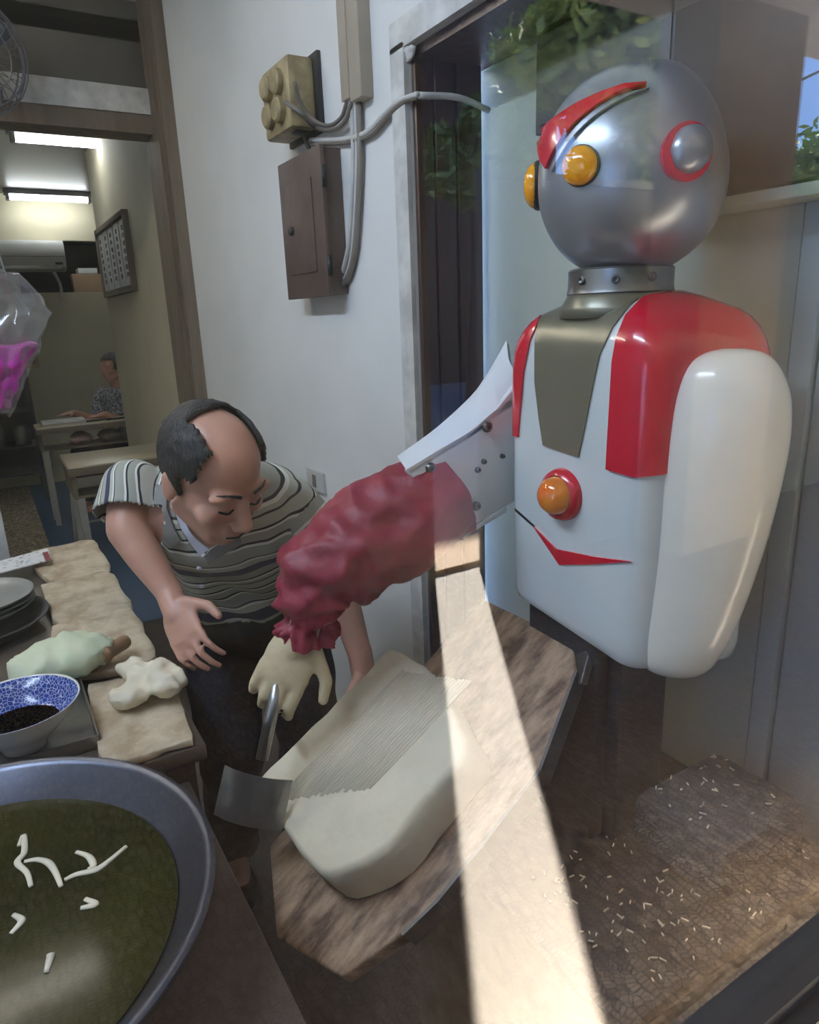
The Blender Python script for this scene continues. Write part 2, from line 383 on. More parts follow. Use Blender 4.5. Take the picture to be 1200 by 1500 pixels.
def knife_patch(o, poly, keep, off=.003):
    """the part of a body's surface inside an outline, cut cleanly and raised a little"""
    org = ORG[o.name]; bm = NB(); bm.from_mesh(o.data); bmesh.ops.translate(bm, verts=bm.verts[:], vec=org)
    for a, b in zip(poly, poly[1:]+poly[:1]):
        n = ray(*a).cross(ray(*b)).normalized()
        bmesh.ops.bisect_plane(bm, geom=bm.verts[:]+bm.edges[:]+bm.faces[:], dist=1e-6, plane_co=EYE, plane_no=n)
    def px(p):
        q = ROT.transposed() @ (p-EYE); return 600+F*q.x/-q.z, 750-F*q.y/-q.z
    bad = [f for f in bm.faces if not (keep(f.calc_center_median()) and inside(px(f.calc_center_median()), poly))]
    bmesh.ops.delete(bm, geom=bad, context='FACES')
    bm.normal_update(); nn = {v: v.normal.copy() for v in bm.verts}
    r = bmesh.ops.extrude_face_region(bm, geom=bm.faces[:])
    top = [g for g in r['geom'] if isinstance(g, bmesh.types.BMVert)]
    for v in bm.verts: v.co -= v.normal*.0005
    for v in top: v.co += v.normal*(off+.0005)
    return bm
def poly_prism(bm, pts, d, bev=0):
    """closed polygon of 3D points extruded by vector d"""
    a = [bm.verts.new(p) for p in pts]; b = [bm.verts.new(V(p)+d) for p in pts]; n = len(a)
    fs = [bm.faces.new(a[::-1]), bm.faces.new(b)]
    for i in range(n): fs.append(bm.faces.new((a[i], a[(i+1) % n], b[(i+1) % n], b[i])))
    if bev:
        bmesh.ops.recalc_face_normals(bm, faces=bm.faces[:])
        bmesh.ops.bevel(bm, geom=list({e for f in fs for e in f.edges}), offset=bev, segments=3, affect='EDGES', profile=.5)
    return bm
def rough_up(bm, amp, sc, seed=0):
    bm.normal_update()
    for v in bm.verts:
        v.co += v.normal*amp*noise.noise(v.co*sc+V((seed, seed*1.7, 0)))
    return bm
# ================================================================== the setting
XW, TW, YJ, XN, CZ = .87, .17, 1.40, 1.06, 2.75
LZ = 1.96                                     # underside of the niche lintel
def struct(name, m, *bs, parent=None, **k):
    bm = NB()
    for b in bs: bx(bm, *b)
    return mk(name, bm, m, parent, kind='structure' if parent is None else None, auto=30, **k)
struct('floor', 'kfloor', (-2.2, 1.12, .25, 3.5, -.06, 0))
struct('floor.001', 'blue_floor', (.20, 2.5, 3.5, 7.6, -.06, 0))
struct('floor.002', 'terr_in', (-2.2, .20, 3.5, 7.6, -.06, .005))
struct('ceiling', 'kceil', (-2.2, 1.12, .25, 3.47, CZ, CZ+.08))
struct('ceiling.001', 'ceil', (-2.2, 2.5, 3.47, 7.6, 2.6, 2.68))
wall = struct('wall_right', 'wall', (XW, XW+TW, YJ, 3.5, 0, CZ), (XW, XN+.06, .25, YJ, LZ+.02, CZ))
struct('wall_right.001', 'wall_dining', (XW, XW+TW, 3.5, 5.65, 0, 2.6), (XW+TW, 2.5, 5.5, 5.65, 0, 2.6))
struct('wall_left', 'wall', (-2.3, -2.2, .25, 7.6, 0, CZ))
struct('wall_far_right', 'wall_dining', (2.5, 2.6, 5.5, 7.6, 0, 2.6))
# back wall of the dining room with a dark recess high on it
nz0, nz1 = 1.765, 2.22; nx0, nx1 = .44, 1.62
struct('wall_back', 'wall_dining', (-2.2, 2.5, 7.5, 7.6, 0, nz0), (-2.2, nx0, 7.5, 7.6, nz0, 2.6), (nx1, 2.5, 7.5, 7.6, nz0, 2.6), (nx0, nx1, 7.5, 7.6, nz1, 2.6))
rec = struct('window_2', 'dark_unit', (nx0, nx1, 7.86, 7.9, nz0, nz1), (nx0, nx1, 7.6, 7.9, nz0-.03, nz0), (nx0, nx1, 7.6, 7.9, nz1, nz1+.03), (nx0-.03, nx0, 7.6, 7.9, nz0, nz1), (nx1, nx1+.03, 7.6, 7.9, nz0, nz1))
# partition header over the dining room opening
struct('wall_header', 'transom', (-2.2, XW, 3.47, 3.58, 2.42, CZ))
struct('trim_1', 'pale_trim', (-2.2, XW, 3.44, 3.6, 2.32, 2.42))
struct('trim_2', 'brown_trim', (-2.2, XW-.04, 3.45, 3.6, 2.245, 2.32))
p0, p1 = onx(233, 250, XW), onx(266, 250, XW)
post = struct('trim_3', 'brown_trim', (XW-.05, XW, p1.y, 3.6, 0, CZ))
struct('moulding', 'brown_trim', (XW-.065, XW-.05, p1.y+.05, p1.y+.12, 0, CZ), parent=post)
# opening of the niche: pale flaking trim, dark jamb boards, dark underside board standing for shade
tr = struct('trim_4', 'pale_trim', (XW-.012, XW, YJ, YJ+.055, 0, LZ+.03), (XW-.012, XW, .3, YJ+.055, LZ+.02, LZ+.075))
mk('flake', rough_up(ell(NB(), (XW-.005, YJ-.01, LZ+.005), .006, .028, .014), .010, 90), 'pale_trim', tr)
jam = struct('trim_5', 'dark_board', (XW+.03, XW+TW, YJ-.004, YJ, 0, LZ+.02))
for i, (a, b) in enumerate(((.003, .045), (.049, .10), (.104, .168))):
    box('plank', 'dark_board', (XW+a, XW+b, YJ-.02-.004*i, YJ-.005, 0, LZ), jam, .002)
lin = struct('trim_6', 'dark_board', (XW+.01, XN, .32, YJ, LZ, LZ+.02))
cy = NB(); tube(cy, [(XW+.005, YJ-.03, LZ-.075), (XW+.10, YJ-.035, LZ-.07), (XW+.185, YJ-.03, LZ-.085)], .007)
mk('pipe', cy, 'pale_trim', jam)
nich = struct('wall_niche', 'niche', (XN+.012, XN+.06, .25, YJ+.02, 0, LZ+.02))
for m, a, b, t in (('niche', .632, YJ+.005, .012), ('niche2', .592, .628, .018), ('niche2', .305, .588, .010)):
    box('panel', m, (XN+.012-t, XN+.012, a, b, 0, LZ), nich, .003)
# shop front: knee wall, glass, header
struct('wall_front', 'frame_dark', (-2.3, 1.12, .26, .34, 0, .74), (-2.3, 1.12, .26, .34, CZ, 2.9))
win = struct('window_1', 'frame_dark', (-2.2, XN, .28, .32, .74, .76), (-2.2, XN, .28, .32, CZ-.02, CZ))
box('pane', 'glass', (-2.2, XN, GY-.003, GY+.003, .755, CZ-.01), win)
struct('wall_facade', 'pillar', (1.12, 9, .2, .34, 0, 2.9), (-7, -2.3, .2, .34, 0, 2.9))
# ---- street side, seen only as a reflection in the glass
struct('pavement', 'terr_out', (-7, 12, -2.55, .26, -.06, 0))
struct('pavement.001', 'pave', (-9, 14, -5.2, -2.55, -.06, .03))
struct('road', 'asphalt', (-25, 40, -40, -5.2, -.2, -.08))
struct('ceiling.002', 'soffit', (-7, 12, -2.32, .3, 2.9, 3.2))
g0, g1 = 1.95, 2.28  # gap between the added hoardings, sized to pass one strip of sun
def hoarding(name, x0, x1, h, lab):
    t = thing(name, ((x0+x1)/2, -2.45, 0), lab, 'hoarding')
    n = max(1, int((x1-x0)/.9)); w = (x1-x0)/n
    for i in range(n):
        box('panel', 'hoard', (x0+i*w, x0+(i+1)*w, -2.47-.006*(i%2), -2.43, 0, h-.04), t)
    box('cap_rail', 'hoard', (x0, x1, -2.49, -2.41, h-.04, h), t)
hoarding('shading_hoarding', g1, 11.5, 2.13, 'long grey hoarding added to shade the pavement, mirrored behind the robot under the trees')
hoarding('shading_hoarding', -6.5, g0, 2.9, 'tall grey hoarding added to block sun and sky up to the porch ceiling')
struct('building', 'bark', (12, 30, -14, -12.5, -.1, 2.6), (-20, 12, -14, -12.5, -.1, 8.2))  # guessed building, its tall part added to block the mirrored sky
pa, pb = mir(ony(1006, 120, 2.72)), mir(ony(1131, 120, 2.72))
struct('pillar', 'pillar', (pa.x, pb.x, pa.y-.18, pa.y+.18, 0, 2.9))
def tree(px, py, d, rx, rz, n, lab, seed):
    rnd = random.Random(seed); c = mir(ony(px, py, d)); t = thing('street_tree', (c.x, c.y, -.1), lab, 'tree', 'street trees mirrored in the window')
    b = NB(); tube(b, [(c.x, c.y, -.1), (c.x+.1, c.y, c.z*.5), (c.x, c.y+.1, c.z)], lambda s: .16*(1-s*.6), 10); mk('trunk', b, 'bark', t)
    for k in range(6):
        b = NB(); q = c + V((rnd.uniform(-.7, .7)*rx, rnd.uniform(-.7, .7)*rx, rnd.uniform(-.3, .6)*rz)); tube(b, [(c.x, c.y, c.z-.5*rz), (c+q)/2+V((0, 0, -.1)), q], lambda s: .06*(1-s*.8), 6); mk('branch', b, 'bark', t)
    vs, fs = [], []
    cl = []
    for k in range(26):
        while True:
            u = V((rnd.uniform(-1, 1), rnd.uniform(-1, 1), rnd.uniform(-1, 1)))
            if u.length < 1: break
        cl.append((c + V((u.x*rx*.8, u.y*rx*.8, u.z*rz*.8)), rnd.uniform(.25, .42)*rx))
    for i in range(n):
        q, r = cl[i % len(cl)]; u = V((rnd.gauss(0, 1), rnd.gauss(0, 1), rnd.gauss(0, 1))).normalized()*r*rnd.uniform(.5, 1)
        p = q+u; a = V((rnd.gauss(0, 1), rnd.gauss(0, 1), rnd.gauss(0, .6))).normalized(); bb = a.cross(V((rnd.gauss(0, 1), rnd.gauss(0, 1), rnd.gauss(0, 1)))).normalized()
        s = rnd.uniform(.07, .13); k = len(vs)
        vs += [p-a*s, p+bb*s*.45, p+a*s, p-bb*s*.45]; fs.append((k, k+1, k+2, k+3))
    me = bpy.data.meshes.new('foliage'); me.from_pydata(vs, [], fs)
    o = mk('foliage', me, 'leaf', t, smooth=False); o['kind'] = 'stuff'
tree(1172, 262, 9.0, 1.7, .62, 9000, 'broad leafy street tree standing behind the grey hoarding against blue sky', 1)
tree(900, 60, 5.6, 1.1, .9, 7000, 'leafy street tree beside the porch pillar', 2)
tree(690, 225, 9.8, 1.0, .7, 8000, 'dark leafy street tree seen through the gap between the hoardings', 3)
tree(920, 250, 8.2, 1.1, .7, 8000, 'low leafy tree added to block mirrored sky between the pillar and the tall building', 4)  # tree added to keep mirrored sky off the robot's eyes
for k, (a, b) in enumerate((((1100, 150), (1240, 75)), ((1100, 115), (1240, 40)))):
    bm = NB(); A, B = mir(ony(*a, 4.0)), mir(ony(*b, 4.0)); B = B+(B-A)*2; A = A+(A-B)*.1
    tube(bm, [A, (A+B)/2+V((0, 0, -.06)), B], .012 if k == 0 else .006, 6); mk('overhead_cable', bm, 'black', None, ('thick' if k == 0 else 'thin')+' black overhead street cable crossing the blue sky', 'cable')
# ---- unseen tube lamps, added above the frame to brighten the kitchen
def tube_lamp(x, y, z, L, ax, lab, m='tube'):
    t = thing('fluorescent_lamp', (x, y, z), lab, 'lamp')
    d = V((1, 0, 0)) if ax == 'x' else V((0, 1, 0)); s = V((0, 1, 0)) if ax == 'x' else V((1, 0, 0))
    mk('fixture', obox(NB(), V((x, y, z-.02)), d*(L/2+.04), s*.06, V((0, 0, .02)), .004), 'fixture', t, auto=40)
    for e in (-1, 1):
        mk('lamp_holder', obox(NB(), V((x, y, z-.06))+d*e*(L/2+.012), d*.012, s*.045, V((0, 0, .025))), 'fixture', t, auto=40)
    for e in (-.028, .028):
        b = NB(); c = V((x, y, z-.062))+s*e; cyl(b, c-d*L/2, c+d*L/2, .016, n=12); mk('tube', b, m, t)
MT['fill_tube'] = mat('kitchen_fill_tube', (208, 228, 255), .4, emit=94)
tube_lamp(-.70, .98, CZ, 1.2, 'y', 'unseen tube lamp added over the noodle counter to light the robot', 'fill_tube')
MT['fill_tube_dim'] = mat('dim_kitchen_fill_tube', (255, 248, 236), .4, emit=34)
tube_lamp(-.6, 2.6, CZ, 1.2, 'x', 'unseen dim tube lamp added to light the man between the counter and the dining opening', 'fill_tube_dim')
# ================================================================== the robot
CT = V((.835, .742, 0))
rob = thing('noodle_slicing_robot', (.83, .74, .58), 'humanoid noodle slicing robot with silver head and red and white body in a red sleeve', 'robot')
def rpoly(pts, r, n=5):
    out = []; N = len(pts)
    for i in range(N):
        p, a, b = V(pts[i]), V(pts[i-1]), V(pts[(i+1) % N])
        u, w = (a-p).normalized(), (b-p).normalized(); rr = r if not isinstance(r, (list, tuple)) else r[i]
        p1, p2 = p+u*rr, p+w*rr
        for k in range(n+1):
            t = k/n; out.append(p1*(1-t)**2 + p*2*t*(1-t) + p2*t*t)
    return out
def subdiv(pts, m=.012):
    out = []
    for a, b in zip(pts, pts[1:]+pts[:1]):
        n = max(1, round((b-a).length/m)); out += [a+(b-a)*i/n for i in range(n)]
    return out
base = subdiv(rpoly([V((.717, .607)), V((.717, .880)), V((.89, .935)), V((.95, .89)), V((.95, .60)), V((.885, .552))], [.03, .03, .03, .03, .03, .03]))
def tring(z, s=1., tilt=0.): return [V((CT.x+(p.x-CT.x)*s, CT.y+(p.y-CT.y)*s, z + tilt*(p.y-CT.y))) for p in base]
rings = [tring(.962, .55, .1), tring(.958, .90, .12), tring(.964, .965, .12), tring(.978, .985, .1)]
for i in range(14):
    z = 1.0 + i*(.345/13); rings.append(tring(z, .985+.02*min(1, i/6)))
for z, s in ((1.365, 1.0), (1.385, .985), (1.402, .955), (1.416, .91), (1.428, .85), (1.438, .77), (1.446, .66), (1.455, .53), (1.464, .38), (1.467, .2)): rings.append(tring(z, s))
torso = mk('torso', loft(NB(), rings), 'robot_white', rob)
BT = bvh_of(torso)
olive = [(838, 424), (822, 432), (806, 448), (790, 472), (785, 500), (785, 560), (791, 612), (797, 652), (823, 661), (849, 669), (860, 617), (870, 565), (880, 520), (899, 480), (924, 448), (950, 428), (966, 421), (900, 415)]
mk('chest_plate', knife_patch(torso, olive, lambda c: c.x < .82, .003), 'olive', rob, auto=50)
red = [(965, 428), (940, 440), (918, 464), (905, 496), (899, 530), (895, 600), (892, 650), (890, 687), (930, 699), (968, 695), (1010, 685), (1050, 680), (1090, 672), (1190, 650), (1190, 440), (1110, 400), (1060, 400), (1000, 405)]
mk('shoulder_panel', knife_patch(torso, red, lambda c: c.y < .742, .004), 'robot_red', rob, auto=50)
red2 = [(835, 428), (812, 440), (795, 462), (778, 500), (769, 545), (764, 600), (761, 640), (730, 631), (715, 600), (715, 540), (720, 460), (760, 410), (820, 405)]
mk('shoulder_panel', knife_patch(torso, red2, lambda c: c.y > .742, .004), 'robot_red', rob, auto=50)
mk('chest_chevron', patch(BT, [(783, 771), (817, 804), (870, 815), (926, 822), (870, 826), (821, 827)], 4, .003), 'robot_red', rob, auto=50)
mk('seam', patch(BT, [(748, 738), (784, 770), (783, 773), (748, 742)], 3, .001, .001), 'black', rob, auto=50)
def hit(b, x, y):
    d = ray(x, y); h = b.ray_cast(EYE, d); n = h[1] if h[1].dot(d) < 0 else -h[1]; return h[0], n
p, n = hit(BT, 825, 724)
n = V((-1, -.05, 0.05)).normalized()
lampo = mk('chest_lamp', lathe(NB(), p, n, [(.040, -.012), (.040, .004), (.037, .012), (.030, .016), (.029, .010)], 36), 'robot_red', rob, auto=50)
mk('lens', lathe(NB(), p, n, [(.029, .008), (.029, .018), (.026, .028), (.020, .035), (.011, .040), (.002, .0415)], 32), 'amber2', lampo)
# head: circular sections through the outline of the helmet
def loft_px(rows, r, asp, n=40, e=2., cap=True):
    rg = []
    for y, xl, xr in rows:
        a, b = onr(xl, y, r), onr(xr, y, r); c = (a+b)/2; h = (b-a)/2
        dpt = V((-h.y, h.x, 0)).normalized()*h.length*asp
        rg.append(ringat(c, h, dpt, n, e))
    return loft(NB(), rg, cap)
def interp(rows, n):
    P = smooth_path([V(r) for r in rows], n); return [(p.x, p.y, p.z) for p in P]
RH = 1.105
hrows = interp([(92, 948, 966), (97, 918, 996), (108, 884, 1014), (128, 851, 1032), (158, 823, 1050), (195, 803, 1062), (235, 792, 1068), (275, 789, 1066), (310, 792, 1056), (340, 802, 1040), (366, 818, 1016), (385, 838, 990), (398, 862, 965), (402, 880, 945)], 4)
head = mk('head', loft_px(hrows, RH, 1.0, 56), 'silver', rob)
BH = bvh_of(head)
crest = curvy([(946, 129), (915, 140), (880, 158), (850, 182), (828, 208), (814, 232), (808, 248)], 4) + curvy([(800, 236), (797, 216), (799, 196), (822, 176), (850, 158), (885, 142), (915, 132)], 4)
mk('crest', patch(BH, crest, 5, .010, .010), 'robot_red', head, auto=60)
ridge = curvy([(950, 133), (918, 145), (886, 163), (856, 187), (834, 213), (820, 237), (812, 252)], 4) + curvy([(808, 248), (815, 232), (829, 208), (851, 182), (881, 158), (915, 140)], 4)
mk('crest_edge', patch(BH, ridge, 4, .005, .006), 'silver', head, auto=60)
def ellp(cx, cy, a, b, ang, n=28):
    t = math.radians(ang); return [(cx+a*math.cos(u)*math.cos(t)-b*math.sin(u)*math.sin(t), cy+a*math.cos(u)*math.sin(t)+b*math.sin(u)*math.cos(t)) for u in (2*math.pi*i/n for i in range(n))]
def dome(bvh, cx, cy, a, b, ang, h, off=.001):
    bm = NB(); rg = []
    for s in (1.0, .94, .82, .66, .46, .24, .04):
        r = []
        for q in ellp(cx, cy, a*s, b*s, ang):
            p, n = hit(bvh, *q); r.append(p + n*(off+h*math.sqrt(max(0, 1-s*s))))
        rg.append(r)
    rg = [[q0 - (q0-EYE).normalized()*-.004 for q0 in rg[0]]] + rg
    return loft(bm, rg)
eye = mk('eye_rim', patch(BH, ellp(853, 243, 26, 32, 20), 4, .003, .004), 'black', head, auto=60)
mk('eye_lens', dome(BH, 852, 243, 24, 30, 20, .014, .003), 'amber', eye)
# the far eye bulges past the outline of the face
c = onr(793, 268, RH)+V((.012, .02, 0)); fd = V((-.62, .78, 0)); sd = V((.78, .62, 0))
fr = Matrix((sd, fd, V((0, 0, 1)))).transposed()
e2 = mk('eye_rim', ell(NB(), c, .028, .0155, .034, fr), 'black', head)
mk('eye_lens', ell(NB(), c+fd*.003-sd*.002, .0265, .018, .0315, fr), 'amber', e2)
ear = mk('ear_ring', patch(BH, ellp(1001, 225, 34, 42, 12), 5, .010, .012), 'robot_red', head, auto=60)
mk('ear_disc', dome(BH, 1005, 222, 27, 34, 12, .014, .010), 'silver', ear)
# neck
c = onr(905, 410, RH); c = V((c.x+.005, c.y, 1.472))
nk = mk('neck_collar', lathe(NB(), V((c.x, c.y, 1.466)), V((0, 0, 1)), [(.070, 0), (.074, .001), (.076, .003), (.074, .010), (.074, .034), (.071, .037), (.05, .037)], 40), 'steel', rob, auto=40)
mk('neck', lathe(NB(), V((c.x, c.y, 1.435)), V((0, 0, 1)), [(.088, 0), (.084, .015), (.077, .027), (.073, .034), (.07, .035)], 36), 'olive', rob)
BN = bvh_of(nk)
for x, y in ((853, 411), (902, 409), (955, 405)):
    h = BN.ray_cast(EYE, ray(x, y))
    if h[0]: mk('screw', lathe(NB(), h[0], h[1], [(.006, -.002), (.006, .003), (.003, .004), (.0025, .001)], 14), 'bolt', nk)
# hanging arm
arows = interp([(511, 1058, 1094), (516, 1036, 1118), (528, 1012, 1136), (550, 994, 1150), (585, 981, 1160), (640, 972, 1159), (700, 966, 1148), (760, 961, 1133), (820, 955, 1115), (880, 946, 1094), (930, 938, 1073), (958, 937, 1056), (974, 946, 1044), (984, 968, 1030), (987, 985, 1015)], 4)
arm = mk('left_arm', loft_px(arows, .985, .72, 48, 2.15), 'robot_cream', rob)
# torso skirt panel that shows behind the arm
bm = NB(); a = [onr(1100, 800, 1.06), onr(1078, 953, 1.06), onr(1040, 962, 1.04), onr(1040, 800, 1.04)]
poly_prism(bm, a, V((-.01, .03, 0)), .003); mk('side_panel', bm, 'robot_cream', rob, auto=40)
# slicing arm: bolted sheet-metal plate with rolled flanges
YA = .915
def ya(x, y, Y=YA): return ony(x, y, Y)
bm = NB(); poly_prism(bm, [ya(597, 690), ya(640, 663), ya(690, 633), ya(722, 606), ya(760, 560), ya(760, 730), ya(742, 742), ya(676, 781)], V((0, .012, 0)), .002)
plate = mk('arm_plate', bm, 'sheet_white', rob, auto=40)
bm = NB()
lo = smooth_path([ya(595, 688), ya(640, 661), ya(690, 631), ya(722, 604), ya(745, 588), ya(765, 572)], 4); hi = smooth_path([ya(588, 664, YA+.09), ya(640, 626, YA+.09), ya(690, 580, YA+.09), ya(712, 550, YA+.09), ya(730, 520, YA+.09), ya(742, 498, YA+.09)], 4)
mid = [(a+b)/2 + V((-.012, 0, .010)) for a, b in zip(lo, hi)]
def tk(l): return [p+V((.006, 0, -.008)) for p in l]
loft(bm, [lo, mid, hi, tk(hi), tk(mid), tk(lo), lo], cap=False, closed=False); bmesh.ops.remove_doubles(bm, verts=bm.verts[:], dist=1e-5)
mk('arm_flange', bm, 'sheet_white', rob, auto=60)
bm = NB(); poly_prism(bm, [ya(676, 781), ya(742, 742), ya(742, 742, YA+.09), ya(676, 781, YA+.09)], V((0, 0, -.01)), .001); mk('arm_flange', bm, 'sheet_white', rob, auto=40)
for x, y, r in ((713, 625, .0095), (630, 685, .0085), (699, 688, .005), (708, 676, .0045), (697, 741, .008), (735, 668, .004)):
    p = ya(x, y, YA-.001); mk('bolt', lathe(NB(), p, V((0, -1, 0)), [(r, 0), (r, .004), (r*.75, .0065), (r*.4, .0065), (r*.35, .003)], 16), 'bolt', plate, auto=40)
# hidden forearm tube under the sleeve
bm = NB(); fa = [ya(700, 680, YA+.04), ya(620, 745, .955), ya(545, 800, .965), ya(480, 850, .975), ya(453, 915, .98)]
tube(bm, fa, .03, 12); mk('forearm', bm, 'steel', rob)
# sleeve
def sleeve():
    pts = [ya(652, 720, .955), ya(628, 736, .955), ya(590, 762, .955), ya(552, 786, .958), ya(510, 812, .962), ya(474, 838, .968), ya(456, 870, .974), ya(452, 905, .978), ya(452, 935, .98)]
    rad = [.082, .083, .085, .085, .080, .068, .054, .046, .047]
    P = smooth_path(pts, 9); n = len(P); NSEG = 64
    rg = []; a = None
    for i, p in enumerate(P):
        t = i/(n-1)*(len(rad)-1); k = min(int(t), len(rad)-2); r = rad[k]*(1-t+k)+rad[k+1]*(t-k)
        d = (P[min(i+1, n-1)]-P[max(i-1, 0)]).normalized()
        if a is None: a, b = frame(d)
        else: a = (a-d*a.dot(d)).normalized(); b = a.cross(d)
        ring = []
        for j in range(NSEG):
            th = 2*math.pi*j/NSEG; u = a*math.cos(th)+b*math.sin(th); q = p+u*r
            s = i/(n-1)
            w = noise.noise(q*9)*.012 + (.25-abs(noise.noise(V((q.x*17, q.y*17, q.z*24)))))*.026*(.25+min(1, s*1.6)) + (.25-abs(noise.noise(q*42)))*.008*(.2+s)
            fold = .007*math.sin(s*34+2.6*math.sin(th+s*6)+4*noise.noise(q*9))*(.12+.9*math.exp(-((s-.64)/.17)**2))
            cuff = .006*math.sin(th*14+2*noise.noise(q*20))*math.exp(-((s-.93)/.08)**2) - .008*math.exp(-((s-.90)/.035)**2)
            edge = .004*math.sin(th*5)*math.exp(-(s/.05)**2)
            ring.append(q+u*(w+fold+cuff+edge))
        rg.append(ring)
    bm = loft(NB(), rg, cap=False)
    inner = [[p-(p-P[i])*.06 for p in rg[i]] for i in range(n)]
    loft(bm, inner[:6][::-1], cap=False); loft(bm, inner[-8:], cap=False)
    return bm
slv = mk('sleeve', sleeve(), 'cloth_red', rob)
# hands
def hand(bm, wrist, d, nrm, side, curl=.5, s=1., spread=.12, rf=.0085, thumb=.8):
    """palm and five fingers: d points from wrist to knuckles, nrm out of the back of the hand, side towards the thumb"""
    d = d.normalized(); nrm = (nrm-d*nrm.dot(d)).normalized(); sd = d.cross(nrm); sd = sd if sd.dot(side) > 0 else -sd
    fr = Matrix((sd, d, nrm)).transposed(); L = s
    ell(bm, wrist+d*.048*L, .042*L, .056*L, .016*L, fr); ell(bm, wrist+d*.072*L, .043*L, .026*L, .014*L, fr); caps(bm, wrist-d*.03*L, wrist+d*.03*L, .026*L, .026*L)
    for k, (o, ln) in enumerate(((.032, .070), (.0105, .078), (-.0115, .072), (-.0325, .056))):
        p = wrist+d*(.088-.004*abs(k-1))*L+sd*o*L; ang = .25*curl; dd = d+sd*spread*(1.5-k)*.6
        for q, part in enumerate((.45, .31, .24)):
            v = (dd*math.cos(ang)-nrm*math.sin(ang)).normalized(); e = p+v*ln*part*L
            caps(bm, p, e, rf*L*(1-.08*q), rf*L*(.94-.1*q), 10); p = e; ang += curl*(.9 if q == 0 else .6)
    p = wrist+d*.03*L+sd*.036*L; v = (d*.75+sd*thumb-nrm*.25).normalized(); e = p+v*.038*L; caps(bm, p-v*.01*L, e, .0125*L, .0105*L, 10)
    v = (d*.95+sd*thumb*.35-nrm*.35*curl).normalized(); caps(bm, e, e+v*.03*L, .0105*L, .0085*L, 10)
    return bm
bm = NB(); W0 = ya(448, 922, .98); W1 = ya(408, 1000, .965)
caps(bm, ya(455, 900, .98), W0, .032, .031)
hand(bm, W0, W1-W0, V((-.45, -.8, .5)), V((.8, -.5, 0)), .85, 1.05, .02, .0098)
mk('glove', remesh(bm, .0035, 4), 'glove', rob)
# slicing knife
d = (ya(372, 1165, .93)-W1).normalized(); kn = W1
bm = NB(); cyl(bm, W1-d*.02, W1+d*.12, .011, .010); knife = mk('slicing_knife', bm, 'steel', None, 'steel slicing blade on a short handle held in the tan robot glove', 'knife')
bm = NB(); e = ya(372, 1165, .93); sd = (V((.85, -.5, .1))-d*V((.85, -.5, .1)).dot(d)).normalized(); nn = d.cross(sd)
loft(bm, [[e+sd*(.055*u)+d*(-.035+.075*v)+nn*(.02*(1-u*u)+k) for v, k in ((0, 0), (1, 0), (1, .0025), (0, .0025))] for u in [i/6-1 for i in range(13)]])
mk('blade', bm, 'steel', knife, auto=40)
# ---- stand, machine base
box('support_post', 'machine', (.775, .885, .675, .80, .58, .975), rob, .004)
box('support_plate', 'machine', (.745, .775, .70, .86, .58, .97), rob, .003)
mb = thing('slicer_machine_base', (.8, .66, 0), 'dark metal cabinet under the robot sprinkled with dough scraps', 'machine base')
box('cabinet', 'machine_grey', (.56, 1.045, .46, .98, 0, .555), mb, .006)
box('top_plate', 'machine', (.54, 1.05, .44, 1.0, .555, .58), mb, .006)
box('base_step', 'machine_grey', (.62, 1.04, .40, .46, 0, .46), mb, .01)
mc = mk('motor_cover', bx(NB(), .80, 1.02, .49, .665, .581, .675, .02), 'smoke_box', None, 'smoky plastic cover box on the dark machine base', 'cover', auto=40)
mk('motor', bx(NB(), .84, .98, .53, .64, .581, .64, .01), 'machine', mc, auto=40)
bm = NB()
for i in range(150):
    x, y = random.uniform(.6, 1.03), random.uniform(.45, .7); z = .583 if not (.80 < x < 1.02 and .49 < y < .665) else .679
    if z > .6 and not (.815 < x < 1.005 and .505 < y < .65): continue
    a = random.uniform(0, 6.28); v = V((math.cos(a), math.sin(a), 0))*random.uniform(.002, .0055); w = V((-v.y, v.x, 0)).normalized()*.0009
    obox(bm, V((x, y, z)), v, w, V((0, 0, .001)))
mk('dough_scrap', bm, 'noodle', None, 'tiny pale dough scraps scattered over the machine top', 'dough scraps', kind='stuff', smooth=False)
# ---- dough board
TL = V((.746, 1.0, .922)); TN = V((-.564, -.024, .825)).normalized()
def bd(x, y, h=0.): return onpl(x, y, TL+TN*h, TN)
brd = thing('dough_board', (.5, .83, .58), 'long tilted worn wooden board in front of the robot carrying the dough block', 'board')
ou = [bd(705, 875), bd(722, 884), bd(840, 940), bd(843, 985), bd(790, 1130), bd(705, 1240), bd(640, 1320), bd(590, 1368), bd(500, 1432), bd(404, 1372), bd(394, 1240)]
ou[-1] = bd(394, 1240); ou.insert(0, bd(420, 1205)) if False else None
bm = NB(); poly_prism(bm, ou, -TN*.028, .004); mk('plank', bm, 'board', brd, auto=40)
def edge_strip(q, w, h, name):
    bm = NB()
    for a, b in zip(q, q[1:]):
        dd = (b-a).normalized(); s = dd.cross(TN).normalized(); c = (a+b)/2
        obox(bm, c+TN*(h/2-.018), (b-a)/2, s*w, TN*(h/2+.012))
    mk(name, bm, 'dull_steel', brd, auto=30)
edge_strip([bd(846, 985), bd(793, 1130), bd(708, 1242), bd(643, 1322), bd(592, 1371)], .0025, .012, 'edge_strip')
bm = NB(); poly_prism(bm, [bd(842, 912, .01), bd(862, 960, .01), bd(850, 1002, .0), bd(838, 1000, -.02), bd(843, 950, -.02)], V((.012, -.004, -.004)), .002); mk('bracket', bm, 'dull_steel', brd, auto=30)
bm = NB(); tube(bm, [bd(640, 1000, -.04), V((.60, .86, .70)), V((.62, .84, .585))], .022, 12); mk('support_arm', bm, 'machine', brd)
